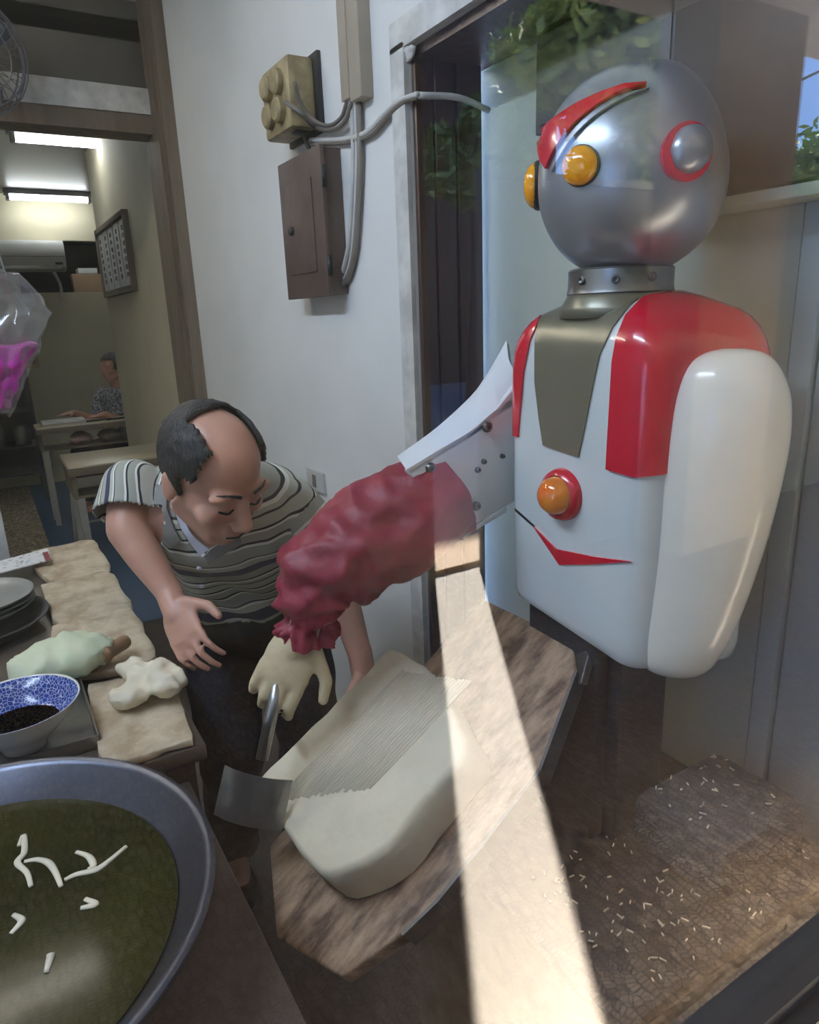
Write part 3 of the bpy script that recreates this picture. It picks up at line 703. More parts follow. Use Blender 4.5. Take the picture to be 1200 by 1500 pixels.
dp = curvy([(586, 963), (612, 975), (645, 1000), (680, 1060), (703, 1115), (672, 1155), (632, 1200), (585, 1262), (535, 1290), (488, 1298), (450, 1255), (412, 1205), (386, 1166)], 3) + [(440, 1108), (500, 1050), (548, 1002)]
bm = NB(); lay = [(.002, .985), (.008, 1.0), (.05, 1.0), (.07, .99), (.078, .965), (.081, .93)]
cx, cyy = sum(p[0] for p in dp)/len(dp), sum(p[1] for p in dp)/len(dp)
foot = [bd(x, y, .045) for x, y in dens(dp, 10)]; cc = sum(foot, V())/len(foot)
loft(bm, [[cc+(p-cc)*s+TN*(h-.045) for p in foot] for h, s in lay]); rough_up(bm, .0035, 22)
dgh = mk('dough_block', bm, 'dough', None, 'big cream block of layered dough lying on the tilted wooden board', 'dough')
bm = NB(); Ld = (bd(386, 1166, .08)-bd(586, 963, .08)); Wd = (bd(640, 1190, .08)-bd(430, 1120, .08)).normalized()
for i in range(22):
    a = bd(592, 978, .080)+Wd*(.004+.0068*i)+Ld*(.01+.02*random.random()); b = a+Ld*(.92-.010*i-.03*random.random())
    obox(bm, (a+b)/2, (b-a)/2, Wd*.0026, TN*.0016)
mk('cut_ridge', bm, 'dough', dgh)
# ================================================================== things on the right wall
eb = thing('electrical_box', onx(450, 437, XW), 'brown painted metal electrical box with hinged cover on the white wall', 'electrical box')
A, B, C_, D = onx(415, 246, XW-.045), onx(477, 211, XW-.045), onx(487, 428, XW-.045), onx(430, 437, XW-.045)
y0, y1, z0, z1 = B.y, A.y, D.z, A.z
box('body', 'eb_brown', (XW-.05, XW, y0+.008, y1-.008, z0, z1), eb, .003)
cv = box('cover', 'eb_brown', (XW-.062, XW-.05, y0, y1, z0-.004, z1+.004), eb, .002)
box('panel', 'eb_brown', (XW-.066, XW-.062, y0+.06, y1-.05, z0+.06, z1-.06), cv, .002)
mk('latch', lathe(NB(), V((XW-.066, (y0+y1)/2+.06, (z0+z1)/2)), V((-1, 0, 0)), [(.012, 0), (.012, .008), (.006, .012)], 14), 'dark_unit', cv, auto=40)
for z in (z0+.07, z1-.07):
    b = NB(); cyl(b, (XW-.056, y0-.004, z-.025), (XW-.056, y0-.004, z+.025), .007); mk('hinge', b, 'dark_unit', cv)
# beige isolator with plug
a, b = onx(382, 112, XW-.08), onx(430, 185, XW-.08)
so_ = thing('wall_socket', (XW, (a.y+b.y)/2, b.z), 'old beige socket block with a black plug beside the conduit', 'socket')
sy0, sy1 = b.y-.0, a.y
box('back_plate', 'dark_unit', (XW-.012, XW, sy0-.02, sy1, b.z-.01, a.z+.01), so_, .002)
box('body', 'beige_plastic', (XW-.085, XW-.012, sy0, sy1-.01, b.z, a.z), so_, .01)
for k in range(2):
    for j in range(2):
        c = V((XW-.085, sy0+(sy1-sy0)*(.3+.36*k), b.z+(a.z-b.z)*(.3+.4*j)))
        mk('socket_face', lathe(NB(), c, V((-1, 0, 0)), [(.03, 0), (.03, .014), (.024, .02), (.010, .02)], 18), 'beige_plastic', so_, auto=40)
pl_ = mk('plug', obox(NB(), onx(440, 178, XW-.04), V((.02, 0, 0)), V((0, .022, 0)), V((0, 0, .03)), .006), 'black', so_, auto=40)
b = NB(); tube(b, [onx(440, 190, XW-.04), onx(447, 205, XW-.03), onx(455, 222, XW-.03)], .006); mk('cord', b, 'black', so_)
b = NB(); tube(b, [onx(418, 150, XW-.10), onx(440, 165, XW-.09), onx(462, 186, XW-.03), onx(486, 190, XW-.02), onx(505, 178, XW-.02), onx(514, 150, XW-.02)], .006); mk('cord', b, 'cable', so_)
b = NB(); tube(b, [onx(432, 120, XW-.08), onx(440, 150, XW-.06), onx(460, 176, XW-.03), onx(482, 184, XW-.02), onx(500, 172, XW-.02), onx(508, 150, XW-.02)], .005); mk('cord', b, 'cable', so_)
# conduit
cd = thing('cable_conduit', onx(516, 152, XW), 'pair of beige conduit channels running down the white wall to the ceiling', 'conduit')
for x0, x1, t in ((500, 512, .022), (513, 530, .032)):
    p, q = onx(x0, 150, XW-t), onx(x1, 150, XW-t); box('channel', 'conduit', (XW-t, XW, q.y, p.y, p.z, CZ), cd, .002)
wc = thing('wiring', onx(490, 430, XW), 'loose flat grey cables looping from the conduit around the brown box', 'cable')
for pts, r, m in (([(516, 150), (518, 220), (516, 300), (511, 360), (500, 405), (486, 425)], .007, 'cable_white'), ([(526, 150), (528, 230), (525, 310), (520, 370), (508, 410), (488, 428)], .008, 'cable'),
                  ([(521, 150), (523, 230), (519, 330), (512, 390), (495, 424)], .005, 'cable_white'),
                  ([(455, 205), (480, 205), (510, 203), (540, 192), (560, 172), (580, 152), (600, 142), (612, 138)], .006, 'cable_white'), ([(455, 212), (485, 210), (515, 207), (545, 196), (566, 172), (590, 150), (610, 143)], .005, 'cable')):
    b = NB(); tube(b, [onx(x, y, XW-.012) for x, y in pts], r, 8); mk('cable', b, m, wc)
p, q = onx(453, 684, XW), onx(479, 724, XW)
op = thing('wall_outlet', (XW, (p.y+q.y)/2, q.z), 'small white outlet plate low on the wall behind the man', 'outlet')
box('plate', 'plate', (XW-.012, XW, q.y, p.y, q.z, p.z), op, .003)
for k in (.35, .65): box('slot', 'cable', (XW-.014, XW-.012, q.y+(p.y-q.y)*.4, q.y+(p.y-q.y)*.6, q.z+(p.z-q.z)*k-.01, q.z+(p.z-q.z)*k+.01), op)
# grey vent box behind the robot's head
p, q = onx(785, 110, XN-.03), onx(785, 199, XN-.03)
vb = thing('vent_box', (XN-.05, p.y-.16, q.z), 'grey metal vent box high on the niche wall behind the robot head', 'vent box')
box('body', 'grey_box', (XN-.03, XN, p.y-.34, p.y, q.z, LZ-.005), vb, .003)
box('cover', 'grey_box', (XN-.034, XN-.03, p.y-.325, p.y-.015, q.z+.015, LZ-.02), vb, .001)
uc = thing('niche_shade_panel', (XN-.03, .55, 1.585), 'added dark grey panel standing in for shade high in the niche near the window glass', 'cabinet')
box('body', 'niche_shade', (XN-.06, XN, .31, .83, 1.60, LZ-.002), uc, .003)  # dark panel added where the upper niche lies in shade
for a, b in ((.315, .568), (.572, .826)): box('shade_leaf', 'niche_shade', (XN-.068, XN-.06, a, b, 1.605, LZ-.008), uc, .002)
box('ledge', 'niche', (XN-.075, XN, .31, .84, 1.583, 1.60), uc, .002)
# menu board on the dining part of the wall
p, q = onx(147, 345, XW), onx(188, 430, XW); r_ = onx(190, 316, XW); t_ = onx(201, 418, XW)
my0, my1, mz0, mz1 = t_.y, p.y, t_.z, p.z
mn = thing('menu_board', (XW, (my0+my1)/2, mz0), 'wooden framed menu of hanging paper strips on the cream wall', 'menu')
box('backing', 'table_side', (XW-.015, XW, my0, my1, mz0, mz1), mn)
for a, b, c, d in ((my0-.02, my1+.02, mz1, mz1+.03), (my0-.02, my1+.02, mz0-.03, mz0), (my0-.02, my0, mz0, mz1), (my1, my1+.02, mz0, mz1)): box('frame', 'brown_trim', (XW-.035, XW, a, b, c, d), mn, .002)
w = (my1-my0)/5
for i in range(5):
    st = box('strip', 'plate', (XW-.022, XW-.015, my0+w*i+.02, my0+w*(i+1)-.02, mz0+.01, mz1-.01), mn)
    for k in range(7):
        zc = mz1-.05-k*(mz1-mz0-.1)/6.5
        for j in range(3):
            yy = my0+w*(i+.5)+(j-1)*.02+random.uniform(-.01, .01); box('character', 'eb_brown', (XW-.0235, XW-.022, yy-.007, yy+.007, zc-.012-random.uniform(0, .008), zc+.010), st)
# ================================================================== counter with dough
CTZ = .78
ct = thing('work_counter', (-.3, 1.6, 0), 'steel topped work counter covered with folded dough sheets', 'counter')
box('worktop', 'counter', (-1.3, .212, 1.045, 2.25, CTZ-.03, CTZ), ct, .004)
box('apron', 'stove', (-1.28, .195, 1.07, 2.23, CTZ-.16, CTZ-.03), ct)
for x in (-1.25, .165):
    for y in (1.12, 2.2): box('leg', 'dull_steel', (x-.025, x+.025, y-.025, y+.025, 0, CTZ-.16), ct)
box('lower_shelf', 'stove', (-1.27, .18, 1.08, 2.22, .2, .23), ct)
def sheet(pts, z, t, lab, seed, m='dough2'):
    pl = [onz(x, y, z+t) for x, y in dens(curvy(pts+[pts[0]], 3)[:-1], 9)]
    pl = [V((min(p.x, .222), max(p.y, 1.05), z)) for p in pl]
    c = sum(pl, V())/len(pl); bm = NB()
    loft(bm, [[c+(p-c)*s+V((0, 0, h)) for p in pl] for h, s in ((0, .985), (t*.2, 1), (t*.85, 1), (t, .985), (t*1.02, .8), (t*1.0, .6), (t*1.0, .4), (t*1.02, .2))])
    rough_up(bm, .005, 26, seed); rough_up(bm, .003, 90, seed)
    for v in bm.verts: v.co.z = max(v.co.z, z)
    return mk('dough_sheet', bm, m, None, lab, 'dough', 'folded dough sheets along the counter')
sheet([(45, 806), (90, 798), (130, 790), (146, 802), (160, 838), (110, 850), (76, 850), (52, 832)], CTZ, .018, 'folded dough sheet at the far end of the counter beside the paper strip', 1)
sheet([(60, 856), (110, 846), (160, 836), (176, 858), (193, 888), (140, 905), (86, 913), (68, 880)], CTZ, .02, 'folded dough sheet between the plate stack and the man', 2)
sheet([(76, 916), (130, 902), (190, 890), (213, 925), (228, 960), (190, 975), (120, 985), (80, 955)], CTZ, .018, 'folded dough sheet under the rolling pin', 3)
sheet([(128, 1000), (190, 990), (240, 985), (262, 1020), (280, 1075), (272, 1096), (210, 1108), (152, 1112), (138, 1060)], CTZ, .014, 'floury dough sheet beside the steel tray and the wok', 4)
c = onz(212, 995, CTZ+.05); bm = NB()
for i in range(9):
    q = c+V((random.uniform(-.045, .035), random.uniform(-.05, .05), random.uniform(-.014, .018))); ell(bm, q, random.uniform(.022, .04), random.uniform(.02, .035), random.uniform(.014, .026))
me = remesh(bm, .004, 3); bm = NB(); bm.from_mesh(me)
bm.normal_update()
for v in bm.verts:
    q = v.co; f = -abs(math.sin(q.x*75+4*noise.noise(q*22)+q.y*50))*.006+noise.noise(q*40)*.006
    v.co += v.normal*f; v.co.x = min(v.co.x, .235)
mk('crumpled_dough', bm, 'dough', None, 'crumpled lump of soft dough on the edge of the counter', 'dough')
# rolling pin in a cloth
a, b = onz(186, 938, CTZ+.05), onz(120, 978, CTZ+.05); d = (b-a).normalized()
rp = mk('rolling_pin', lathe(NB(), a, d, [(.004, 0), (.013, .002), (.015, .008), (.015, .05), (.019, .06), (.019, .066), (.015, .07), (.015, .075), (.004, .076)], 22), 'pin', None, 'wooden rolling pin whose end sticks out of a pale cloth', 'rolling pin', auto=50)
bm = NB(); q0, q1 = onz(168, 950, CTZ+.05), onz(22, 985, CTZ+.04); n_ = 26; rg = []
ax_ = (q1-q0); sd = V((-ax_.y, ax_.x, 0)).normalized()
for i in range(n_+1):
    t = i/n_; p = q0+ax_*t; wv = .018+.05*math.sin(min(1, t*1.4)*math.pi*.62)*(1 if t < .8 else (1.0-(t-.8)*3)); h = .020+.020*math.sin(t*math.pi); rg.append([p+sd*wv*math.cos(u)*(1+.12*math.sin(t*9)) + V((0, 0, 1))*(h*math.sin(u)+.008*noise.noise(V((t*7, u*1.5, 2)))) for u in (2*math.pi*j/28 for j in range(28))])
loft(bm, rg); rough_up(bm, .012, 20, 5)
for v in bm.verts: v.co += V((0, 0, 1))*.006*abs(math.sin(v.co.x*70+v.co.y*45+4*noise.noise(v.co*18)))
rough_up(bm, .004, 60, 9)
for v in bm.verts: v.co.z = max(v.co.z, CTZ+.019)
ck = mk('flour_cloth', bm, 'cloth_green', None, 'crumpled pale green cloth wrapped around the rolling pin', 'cloth')
BC = bvh_of(ck)
# plates, trays
def tray_round(name, c, r, h, m, lab, cat, lip=.018, group=None):
    return mk(name, lathe(NB(), c, V((0, 0, 1)), [(r*.05, 0), (r*.80, 0), (r*.97, h*.7), (r+lip*.4, h), (r+lip*.5, h+.003), (r, h+.002), (r*.94, h*.75), (r*.78, .005), (r*.05, .005)], 48), m, None, lab, cat, group, auto=50)
pc = onz(0, 893, CTZ+.03); pc = V((pc.x-.045, pc.y, 0))
tray_round('steel_tray', V((pc.x-.012, pc.y-.04, CTZ)), .15, .03, 'dull_steel', 'dark round steel tray under the stacked plates on the counter', 'tray')
for k in range(3):
    tray_round('steel_plate', V((pc.x, pc.y, CTZ+.032+.012*k)), .115, .016, 'plate_grey', ('top', 'middle', 'bottom')[2-k]+' round steel plate of the stack on the dark tray', 'plate', group='stacked steel plates')
cc_ = onz(68, 1062, CTZ+.01)
t0, t1, t2, t3 = onz(60, 985, CTZ+.01), onz(122, 985, CTZ+.01), onz(140, 1090, CTZ+.01), onz(-60, 1112, CTZ+.01)
tr_ = thing('steel_tray', (t1.x-.1, (t1.y+t2.y)/2, CTZ), 'rectangular shallow steel tray under the blue and white bowl', 'tray')
X0, X1, Y0, Y1 = t3.x-.06, (t1.x+t2.x)/2, max(t2.y, 1.06), t1.y
box('bottom', 'steel', (X0, X1, Y0, Y1, CTZ, CTZ+.003), tr_)
for b in ((X0, X1, Y0, Y0+.003), (X0, X1, Y1-.003, Y1), (X0, X0+.003, Y0, Y1), (X1-.003, X1, Y0, Y1)): box('rim', 'steel', (*b, CTZ, CTZ+.025), tr_, .001)
bc = onz(28, 1052, CTZ+.06); bc = V((bc.x, bc.y+.01, CTZ+.004))
bw = mk('noodle_bowl', lathe(NB(), bc, V((0, 0, 1)), [(.03, 0), (.034, .0), (.036, .010), (.058, .030), (.082, .056), (.094, .078), (.096, .080), (.093, .079), (.080, .058), (.056, .034), (.03, .018), (.001, .016)], 56), 'porcelain', None, 'white porcelain bowl with blue patterned inside on the steel tray', 'bowl')
mk('painted_band', lathe(NB(), bc, V((0, 0, 1)), [(.0605, .0395), (.0715, .0495), (.0805, .0595), (.0922, .0785), (.0915, .0785), (.0795, .0595), (.0705, .0495), (.0595, .0395)], 56), 'blue_pattern', bw)
mk('painted_base', lathe(NB(), bc, V((0, 0, 1)), [(.001, .0185), (.026, .0192), (.036, .023), (.036, .0245), (.026, .0205), (.001, .0198)], 40), 'blue_pattern', bw)
p = [onz(-30, 832, CTZ+.03), onz(70, 806, CTZ+.03), onz(76, 822, CTZ+.03), onz(-30, 850, CTZ+.03)]
tk_ = mk('price_ticket', poly_prism(NB(), [q+V((0, 0, .003)) for q in p], V((0, 0, .003))), 'ticket', None, 'long white printed paper strip with a dark red end lying by the dough', 'ticket', smooth=False)
p = [onz(62, 810, CTZ+.036), onz(70, 808, CTZ+.036), onz(75, 820, CTZ+.036), onz(67, 822.5, CTZ+.036)]
mk('red_mark', poly_prism(NB(), p, V((0, 0, .001))), 'ticket_red', tk_, smooth=False)
# rack post at the far end of the counter
p = onr(14, 815, 2.45)
rk = thing('counter_rack', (p.x-.08, 2.36, 0), 'weathered pale wooden rack frame standing behind the counter', 'rack')
for xx in (p.x-.02, p.x-.34): box('post', 'pale_trim', (xx-.022, xx+.022, 2.34, 2.39, 0, 1.12), rk, .003)
for zz in (.5, 1.06): box('rail', 'pale_trim', (p.x-.34, p.x-.02, 2.345, 2.385, zz, zz+.04), rk, .002)
# ================================================================== stove, wok
stv = thing('noodle_stove', (-.35, .75, 0), 'dark greasy stove block holding the wide wok', 'stove')
STX = .175
box('body', 'stove', (-1.0, STX-.015, .40, 1.02, 0, .71), stv, .004)
box('top', 'stove', (-1.02, STX, .385, 1.03, .71, .735), stv, .004)
wc_ = V((-.136, .763, .86)); WR = .275; WB = .738
wk = mk('wok', lathe(NB(), V((wc_.x, wc_.y, WB)), V((0, 0, 1)), [(.02, 0), (.12, .0), (.19, .03), (.240, .08), (WR-.006, .118), (WR, .122), (WR+.004, .120), (WR+.004, .124), (WR-.002, .126), (WR-.010, .120), (.232, .082), (.185, .034), (.12, .006), (.02, .004)], 72), 'wok', None, 'wide steel wok of greenish cooking water on the stove', 'wok', auto=60)
mk('cooking_water', lathe(NB(), V((wc_.x, wc_.y, WB)), V((0, 0, 1)), [(.001, .084), (.232, .084), (.234, .088), (.001, .088)], 64), 'water', None, 'murky green cooking water filling the wok', 'water', auto=30)
rndn = random.Random(5)
NL = ['hooked noodle strip standing apart in the green wok water', 'arched noodle strip touching the hooked noodle in the wok', 'longest straight noodle strip floating in the wok', 'short curved noodle joining the longest noodle strip', 'small folded noodle scrap beside the longest noodle', 'small noodle scrap near the stove side of the wok', 'tiny lone noodle scrap in open murky water']
for k, pts in enumerate(([(28, 1240), (35, 1225), (36, 1250), (26, 1265), (40, 1280), (46, 1300)], [(36, 1262), (55, 1260), (72, 1266), (82, 1280), (90, 1300)], [(185, 1240), (160, 1262), (140, 1275), (112, 1282), (95, 1290)], [(112, 1248), (130, 1255), (137, 1268), (130, 1275)], [(125, 1318), (140, 1325), (118, 1332)], [(20, 1340), (32, 1350), (16, 1368)], [(70, 1410), (75, 1400), (68, 1425)])):
    b = NB(); P = [onz(x, y, .826)+V((0, 0, rndn.uniform(0, .003))) for x, y in pts]; tube(b, P, lambda t: .0045*(1-.4*abs(2*t-1)), 8)
    for v in b.verts: v.co.z = .826+(v.co.z-.826)*.6
    mk('noodle', b, 'noodle', None, NL[k], 'noodle', 'noodles floating in the wok')
# ================================================================== people
def chain_rings(cs, lat, fwd, n=28, e=2.2):
    """closed torso: (centre, half width, half depth) sections"""
    return [ringat(c, lat*w, fwd*dp, n, e) for c, w, dp in cs]
def head_parts(bm, c, fr, s=1.):
    def E_(x, y, z, a, b, d): ell(bm, c+fr @ V((x, y, z))*s, a*s, b*s, d*s, fr)
    def K_(p, q, r, r2): caps(bm, c+fr @ V(p)*s, c+fr @ V(q)*s, r*s, r2*s, 12)
    E_(0, -.008, .032, .077, .096, .084); E_(0, .02, -.02, .068, .076, .07); E_(0, .034, -.060, .054, .056, .052); E_(0, .066, -.100, .027, .022, .019)
    for k in (-1, 1):
        E_(k*.032, .078, .020, .034, .016, .012); E_(k*.043, .062, -.030, .026, .026, .024); E_(k*.079, -.008, -.014, .009, .019, .032); E_(k*.083, -.014, -.002, .007, .014, .018)
        E_(k*.031, .080, -.003, .015, .012, .010); E_(k*.012, .104, -.042, .010, .010, .008)
        K_((k*.058, .0, -.06), (k*.026, .062, -.098), .016, .014)
    K_((0, .090, .004), (0, .113, -.034), .010, .013); E_(0, .112, -.036, .014, .013, .012)
    E_(0, .092, -.066, .025, .010, .0065); E_(0, .090, -.079, .022, .011, .007)
def hairpiece(c, fr, keep, s=1., t=.007):
    bm = NB(); bmesh.ops.create_icosphere(bm, subdivisions=5, radius=1)
    bad = []
    for v in bm.verts:
        p = V((v.co.x*.080, -.008+v.co.y*.099, .032+v.co.z*.087)); v.co = p
    bm.verts.ensure_lookup_table()
    bad = [f for f in bm.faces if not keep(f.calc_center_median())]
    bmesh.ops.delete(bm, geom=bad, context='FACES'); bm.normal_update()
    r = bmesh.ops.extrude_face_region(bm, geom=bm.faces[:])
    for g in r['geom']:
        if isinstance(g, bmesh.types.BMVert): g.co += (g.co-V((0, -.01, .02))).normalized()*(t+.0025*noise.noise(g.co*70)+.0012*noise.noise(g.co*260))
    for v in bm.verts: v.co = c+fr @ (v.co*s)
    return bm
def stripe_attr(me, segs):
    """segs: (origin, axis, offset, test) the stripes run around each axis"""
    at = me.attributes.new('stripe', 'FLOAT', 'POINT')
    for i, v in enumerate(me.vertices):
        for o, a, off, test in segs:
            if test(v.co): at.data[i].value = (v.co-o).dot(a)+off-1.7*max(0, -(v.co-CHS).dot(lat)-.07); break
# ---- the man bending over the counter
PEL, WST, CHS, NKB = V((.455, 1.545, .80)), V((.42, 1.49, .93)), V((.365, 1.40, 1.07)), V((.345, 1.345, 1.155))
RS, LS = V((.215, 1.435, 1.135)), V((.495, 1.315, 1.075))
lat = (LS-RS).normalized(); up = (NKB-PEL).normalized(); lat = (lat-up*lat.dot(up)).normalized(); fwd = lat.cross(up); fwd = fwd if fwd.y < 0 else -fwd
HC = V((.322, 1.228, 1.192))
tocam = V((-HC.x, -HC.y, 0)).normalized(); rt = V((-tocam.y, tocam.x, 0)); rt = rt if rt.x > 0 else -rt
a_ = math.radians(36); fh = tocam*math.cos(a_)+rt*math.sin(a_); b_ = math.radians(36)
fc = fh*math.cos(b_)-V((0, 0, 1))*math.sin(b_); hu = fh*math.sin(b_)+V((0, 0, 1))*math.cos(b_)
hu = (hu-rt*.10).normalized(); fc = (fc-hu*fc.dot(hu)).normalized(); hx = fc.cross(hu)
HF = Matrix((hx, fc, hu)).transposed()
RE, RWR = V((.165, 1.395, .985)), V((.205, 1.285, .905)); RE = onr(186, 775, 1.40); RWR = onr(248, 868, 1.315)
LE, LWR = onr(478, 800, 1.40), onr(528, 960, 1.30)
man = thing('person', (.46, 1.6, 0), 'balding man in a striped grey polo shirt and dark trousers bending over the counter', 'person')
def torso_secs(k=0.):
    return [(PEL-up*.10, .150+k, .105+k), (PEL-up*.03, .165+k, .118+k), (PEL+up*.04, .165+k, .120+k), (WST, .158+k, .115+k), (WST*.5+CHS*.5, .168+k, .118+k), (CHS, .180+k, .118+k), (CHS*.45+NKB*.55, .170+k, .100+k), (NKB-up*.005, .110+k*.8, .075+k*.6), (NKB+up*.015, .06+k*.4, .05+k*.4)]
bm = NB(); loft(bm, chain_rings(torso_secs(-.012), lat, fwd)); head_parts(bm, HC, HF)
caps(bm, NKB-up*.02, HC+HF @ V((0, -.03, -.05)), .055, .052)
for S_, E2, W_ in ((RS, RE, RWR), (LS, LE, LWR)):
    caps(bm, S_, E2, .046, .039); caps(bm, E2, E2*.6+W_*.4, .039, .036); caps(bm, E2*.6+W_*.4, W_, .036, .025)
hd = onr(268, 918, 1.255)-RWR
hand(bm, RWR+hd.normalized()*.02, hd, V((-.75, -.45, .35)), V((.9, -.1, .45)), .62, 1.0, .05, .0082)
hd = V((.0, -.25, -1)); hand(bm, LWR+hd.normalized()*.02, hd, V((.5, -.8, .2)), V((-.8, -.5, 0)), .4, 1.0, .14)
hipR, hipL = PEL-lat*.09-up*.06, PEL+lat*.09-up*.06
KR, KL = V((.36, 1.50, .45)), V((.54, 1.43, .45)); AR, AL = V((.37, 1.63, .08)), V((.55, 1.55, .08))
for h, k, a in ((hipR, KR, AR), (hipL, KL, AL)):
    caps(bm, h, k, .072, .052); caps(bm, k, a, .050, .038); caps(bm, a, a+V((-.02, -.12, -.045)), .03, .026); 
body = mk('body', remesh(bm, .0045, 5), 'skin', man)
# shirt with sleeves and hem
bm = NB(); loft(bm, chain_rings([(PEL+up*.085, .172, .128)]+torso_secs(.006)[3:], lat, fwd, 40))
RSE, LSE = RS*.30+RE*.70, LS*.25+LE*.75
RSE = RSE+(RSE-RS).normalized()*.0
caps(bm, RS, RSE, .062, .066, 20); caps(bm, LS, LSE, .062, .068, 20)
me = remesh(bm, .0055, 6)
b2 = NB(); b2.from_mesh(me); b2.normal_update()
for v in b2.verts:
    q = v.co; w = noise.noise(V((q.x*14, q.y*14, q.z*9)))*.008 + .006*math.sin(q.z*55+q.x*30+3*noise.noise(q*8))*max(0, min(1, (1.02-q.z)/.12))
    v.co += v.normal*w
# open the sleeve ends
for S_, E2 in ((RS, RSE), (LS, LSE)):
    ax = (E2-S_).normalized(); bad = [f for f in b2.faces if (f.calc_center_median()-E2).dot(ax) > -.004 and (f.calc_center_median()-E2).length < .085]
    bmesh.ops.delete(b2, geom=bad, context='FACES')
me2 = bpy.data.meshes.new('shirt'); b2.to_mesh(me2); b2.free()
axr, axl = (RSE-RS).normalized(), (LSE-LS).normalized()
def seg_test(S_, ax): return lambda p: (p-S_).dot(ax) > .015 and ((p-S_)-ax*(p-S_).dot(ax)).length < .085 and abs((p-CHS).dot(lat)) > .165
stripe_attr(me2, [(LS, axl, .3, seg_test(LS, axl)), (PEL, up, .5, lambda p: True)])
shirt = mk('polo_shirt', me2, 'shirt', man)
sm = shirt.modifiers.new('solid', 'SOLIDIFY'); sm.thickness = .003
# open neckline, undershirt and collar
org = ORG[shirt.name]; b2 = NB(); b2.from_mesh(shirt.data); bmesh.ops.translate(b2, verts=b2.verts[:], vec=org)
vpoly = [(232, 690), (250, 735), (262, 772), (280, 802), (294, 816), (304, 806), (326, 794), (352, 780), (372, 750), (372, 690)]
for a, b in zip(vpoly, vpoly[1:]):
    bmesh.ops.bisect_plane(b2, geom=b2.verts[:]+b2.edges[:]+b2.faces[:], dist=1e-6, plane_co=EYE, plane_no=ray(*a).cross(ray(*b)).normalized())
def topx(p):
    q = ROT.transposed() @ (p-EYE); return 600+F*q.x/-q.z, 750-F*q.y/-q.z
b2.normal_update()
BS = bvh_of(shirt); BB = bvh_of(body)
bad = [f for f in b2.faces if inside(topx(f.calc_center_median()), vpoly) and (f.calc_center_median()-CHS).dot(fwd) > .02]
bmesh.ops.delete(b2, geom=bad, context='FACES'); bmesh.ops.translate(b2, verts=b2.verts[:], vec=-org); b2.to_mesh(shirt.data); b2.free(); shirt.data.shade_smooth()
def opatch(bvh, poly, step, off, thick): return patch(bvh, poly, step, off, thick)
mk('undershirt', opatch(BS, curvy([(246, 728), (256, 768), (274, 800), (296, 818)], 3)+curvy([(304, 806), (286, 792), (272, 770), (262, 735)], 3), 4, -.004, .002), 'undershirt', man, auto=60)
mk('collar', opatch(BS, [(230, 712), (247, 716), (247, 745), (258, 775), (268, 790), (254, 800), (238, 786), (222, 776), (226, 744)], 4, .008, .004), 'collar', man, auto=60)
mk('collar', opatch(BS, [(300, 812), (312, 800), (330, 790), (350, 782), (354, 794), (334, 806), (306, 824)], 4, .007, .004), 'collar', man, auto=60)
for q in ((292, 832), (296, 858)):
    h = BS.ray_cast(EYE, ray(*q))
    if h[0]: mk('button', lathe(NB(), h[0], fwd, [(.005, -.004), (.005, .003), (.002, .004)], 14), 'undershirt', shirt)
# trousers
bm = NB(); loft(bm, chain_rings([(PEL-up*.12, .13, .10), (PEL-up*.06, .165, .118), (PEL+up*.01, .165, .120), (PEL+up*.10, .158, .112)], lat, fwd))
for h, k, a in ((hipR, KR, AR), (hipL, KL, AL)):
    caps(bm, h, k, .096, .078); caps(bm, k, a+V((0, 0, .0)), .078, .066)
me = remesh(bm, .008, 6); b2 = NB(); b2.from_mesh(me); rough_up(b2, .008, 14)
mk('trousers', b2, 'trouser', man)
for a in (AR, AL):
    bm = NB(); ell(bm, a+V((-.02, -.07, -.05)), .042, .12, .03); ell(bm, a+V((0, 0, -.04)), .04, .05, .04)
    mk('shoe', bm, 'sandal', man)
def bald(p):
    if p.z < -.018 or p.y > .040 - max(0, .03-p.z)*.3: return False
    if p.z < .035 and p.y > .012: return False
    x = p.x
    return abs(x) > .047 or p.y < -.034 or (p.z < .05 and abs(x) > .04)
mk('hair', hairpiece(HC, HF, bald, 1., .008), 'hair', man)
for k in (-1, 1):
    bm = NB(); P = [HC+HF @ V(q) for q in ((k*.014, .096, .026), (k*.032, .094, .034), (k*.052, .078, .028))]
    tube(bm, P, lambda t: .0035*(1-.6*t), 8); mk('eyebrow', bm, 'hair', man)
    bm = NB(); P = [HC+HF @ V(q) for q in ((k*.018, .0905, -.006), (k*.031, .0935, -.009), (k*.045, .085, -.006))]
    tube(bm, P, .0022, 8); mk('eyelid_line', bm, 'eye', man)
bm = NB(); tube(bm, [HC+HF @ V(q) for q in ((-.022, .0955, -.072), (0, .1025, -.0725), (.022, .0955, -.072))], .0016, 6); mk('mouth_line', bm, 'eye', man)
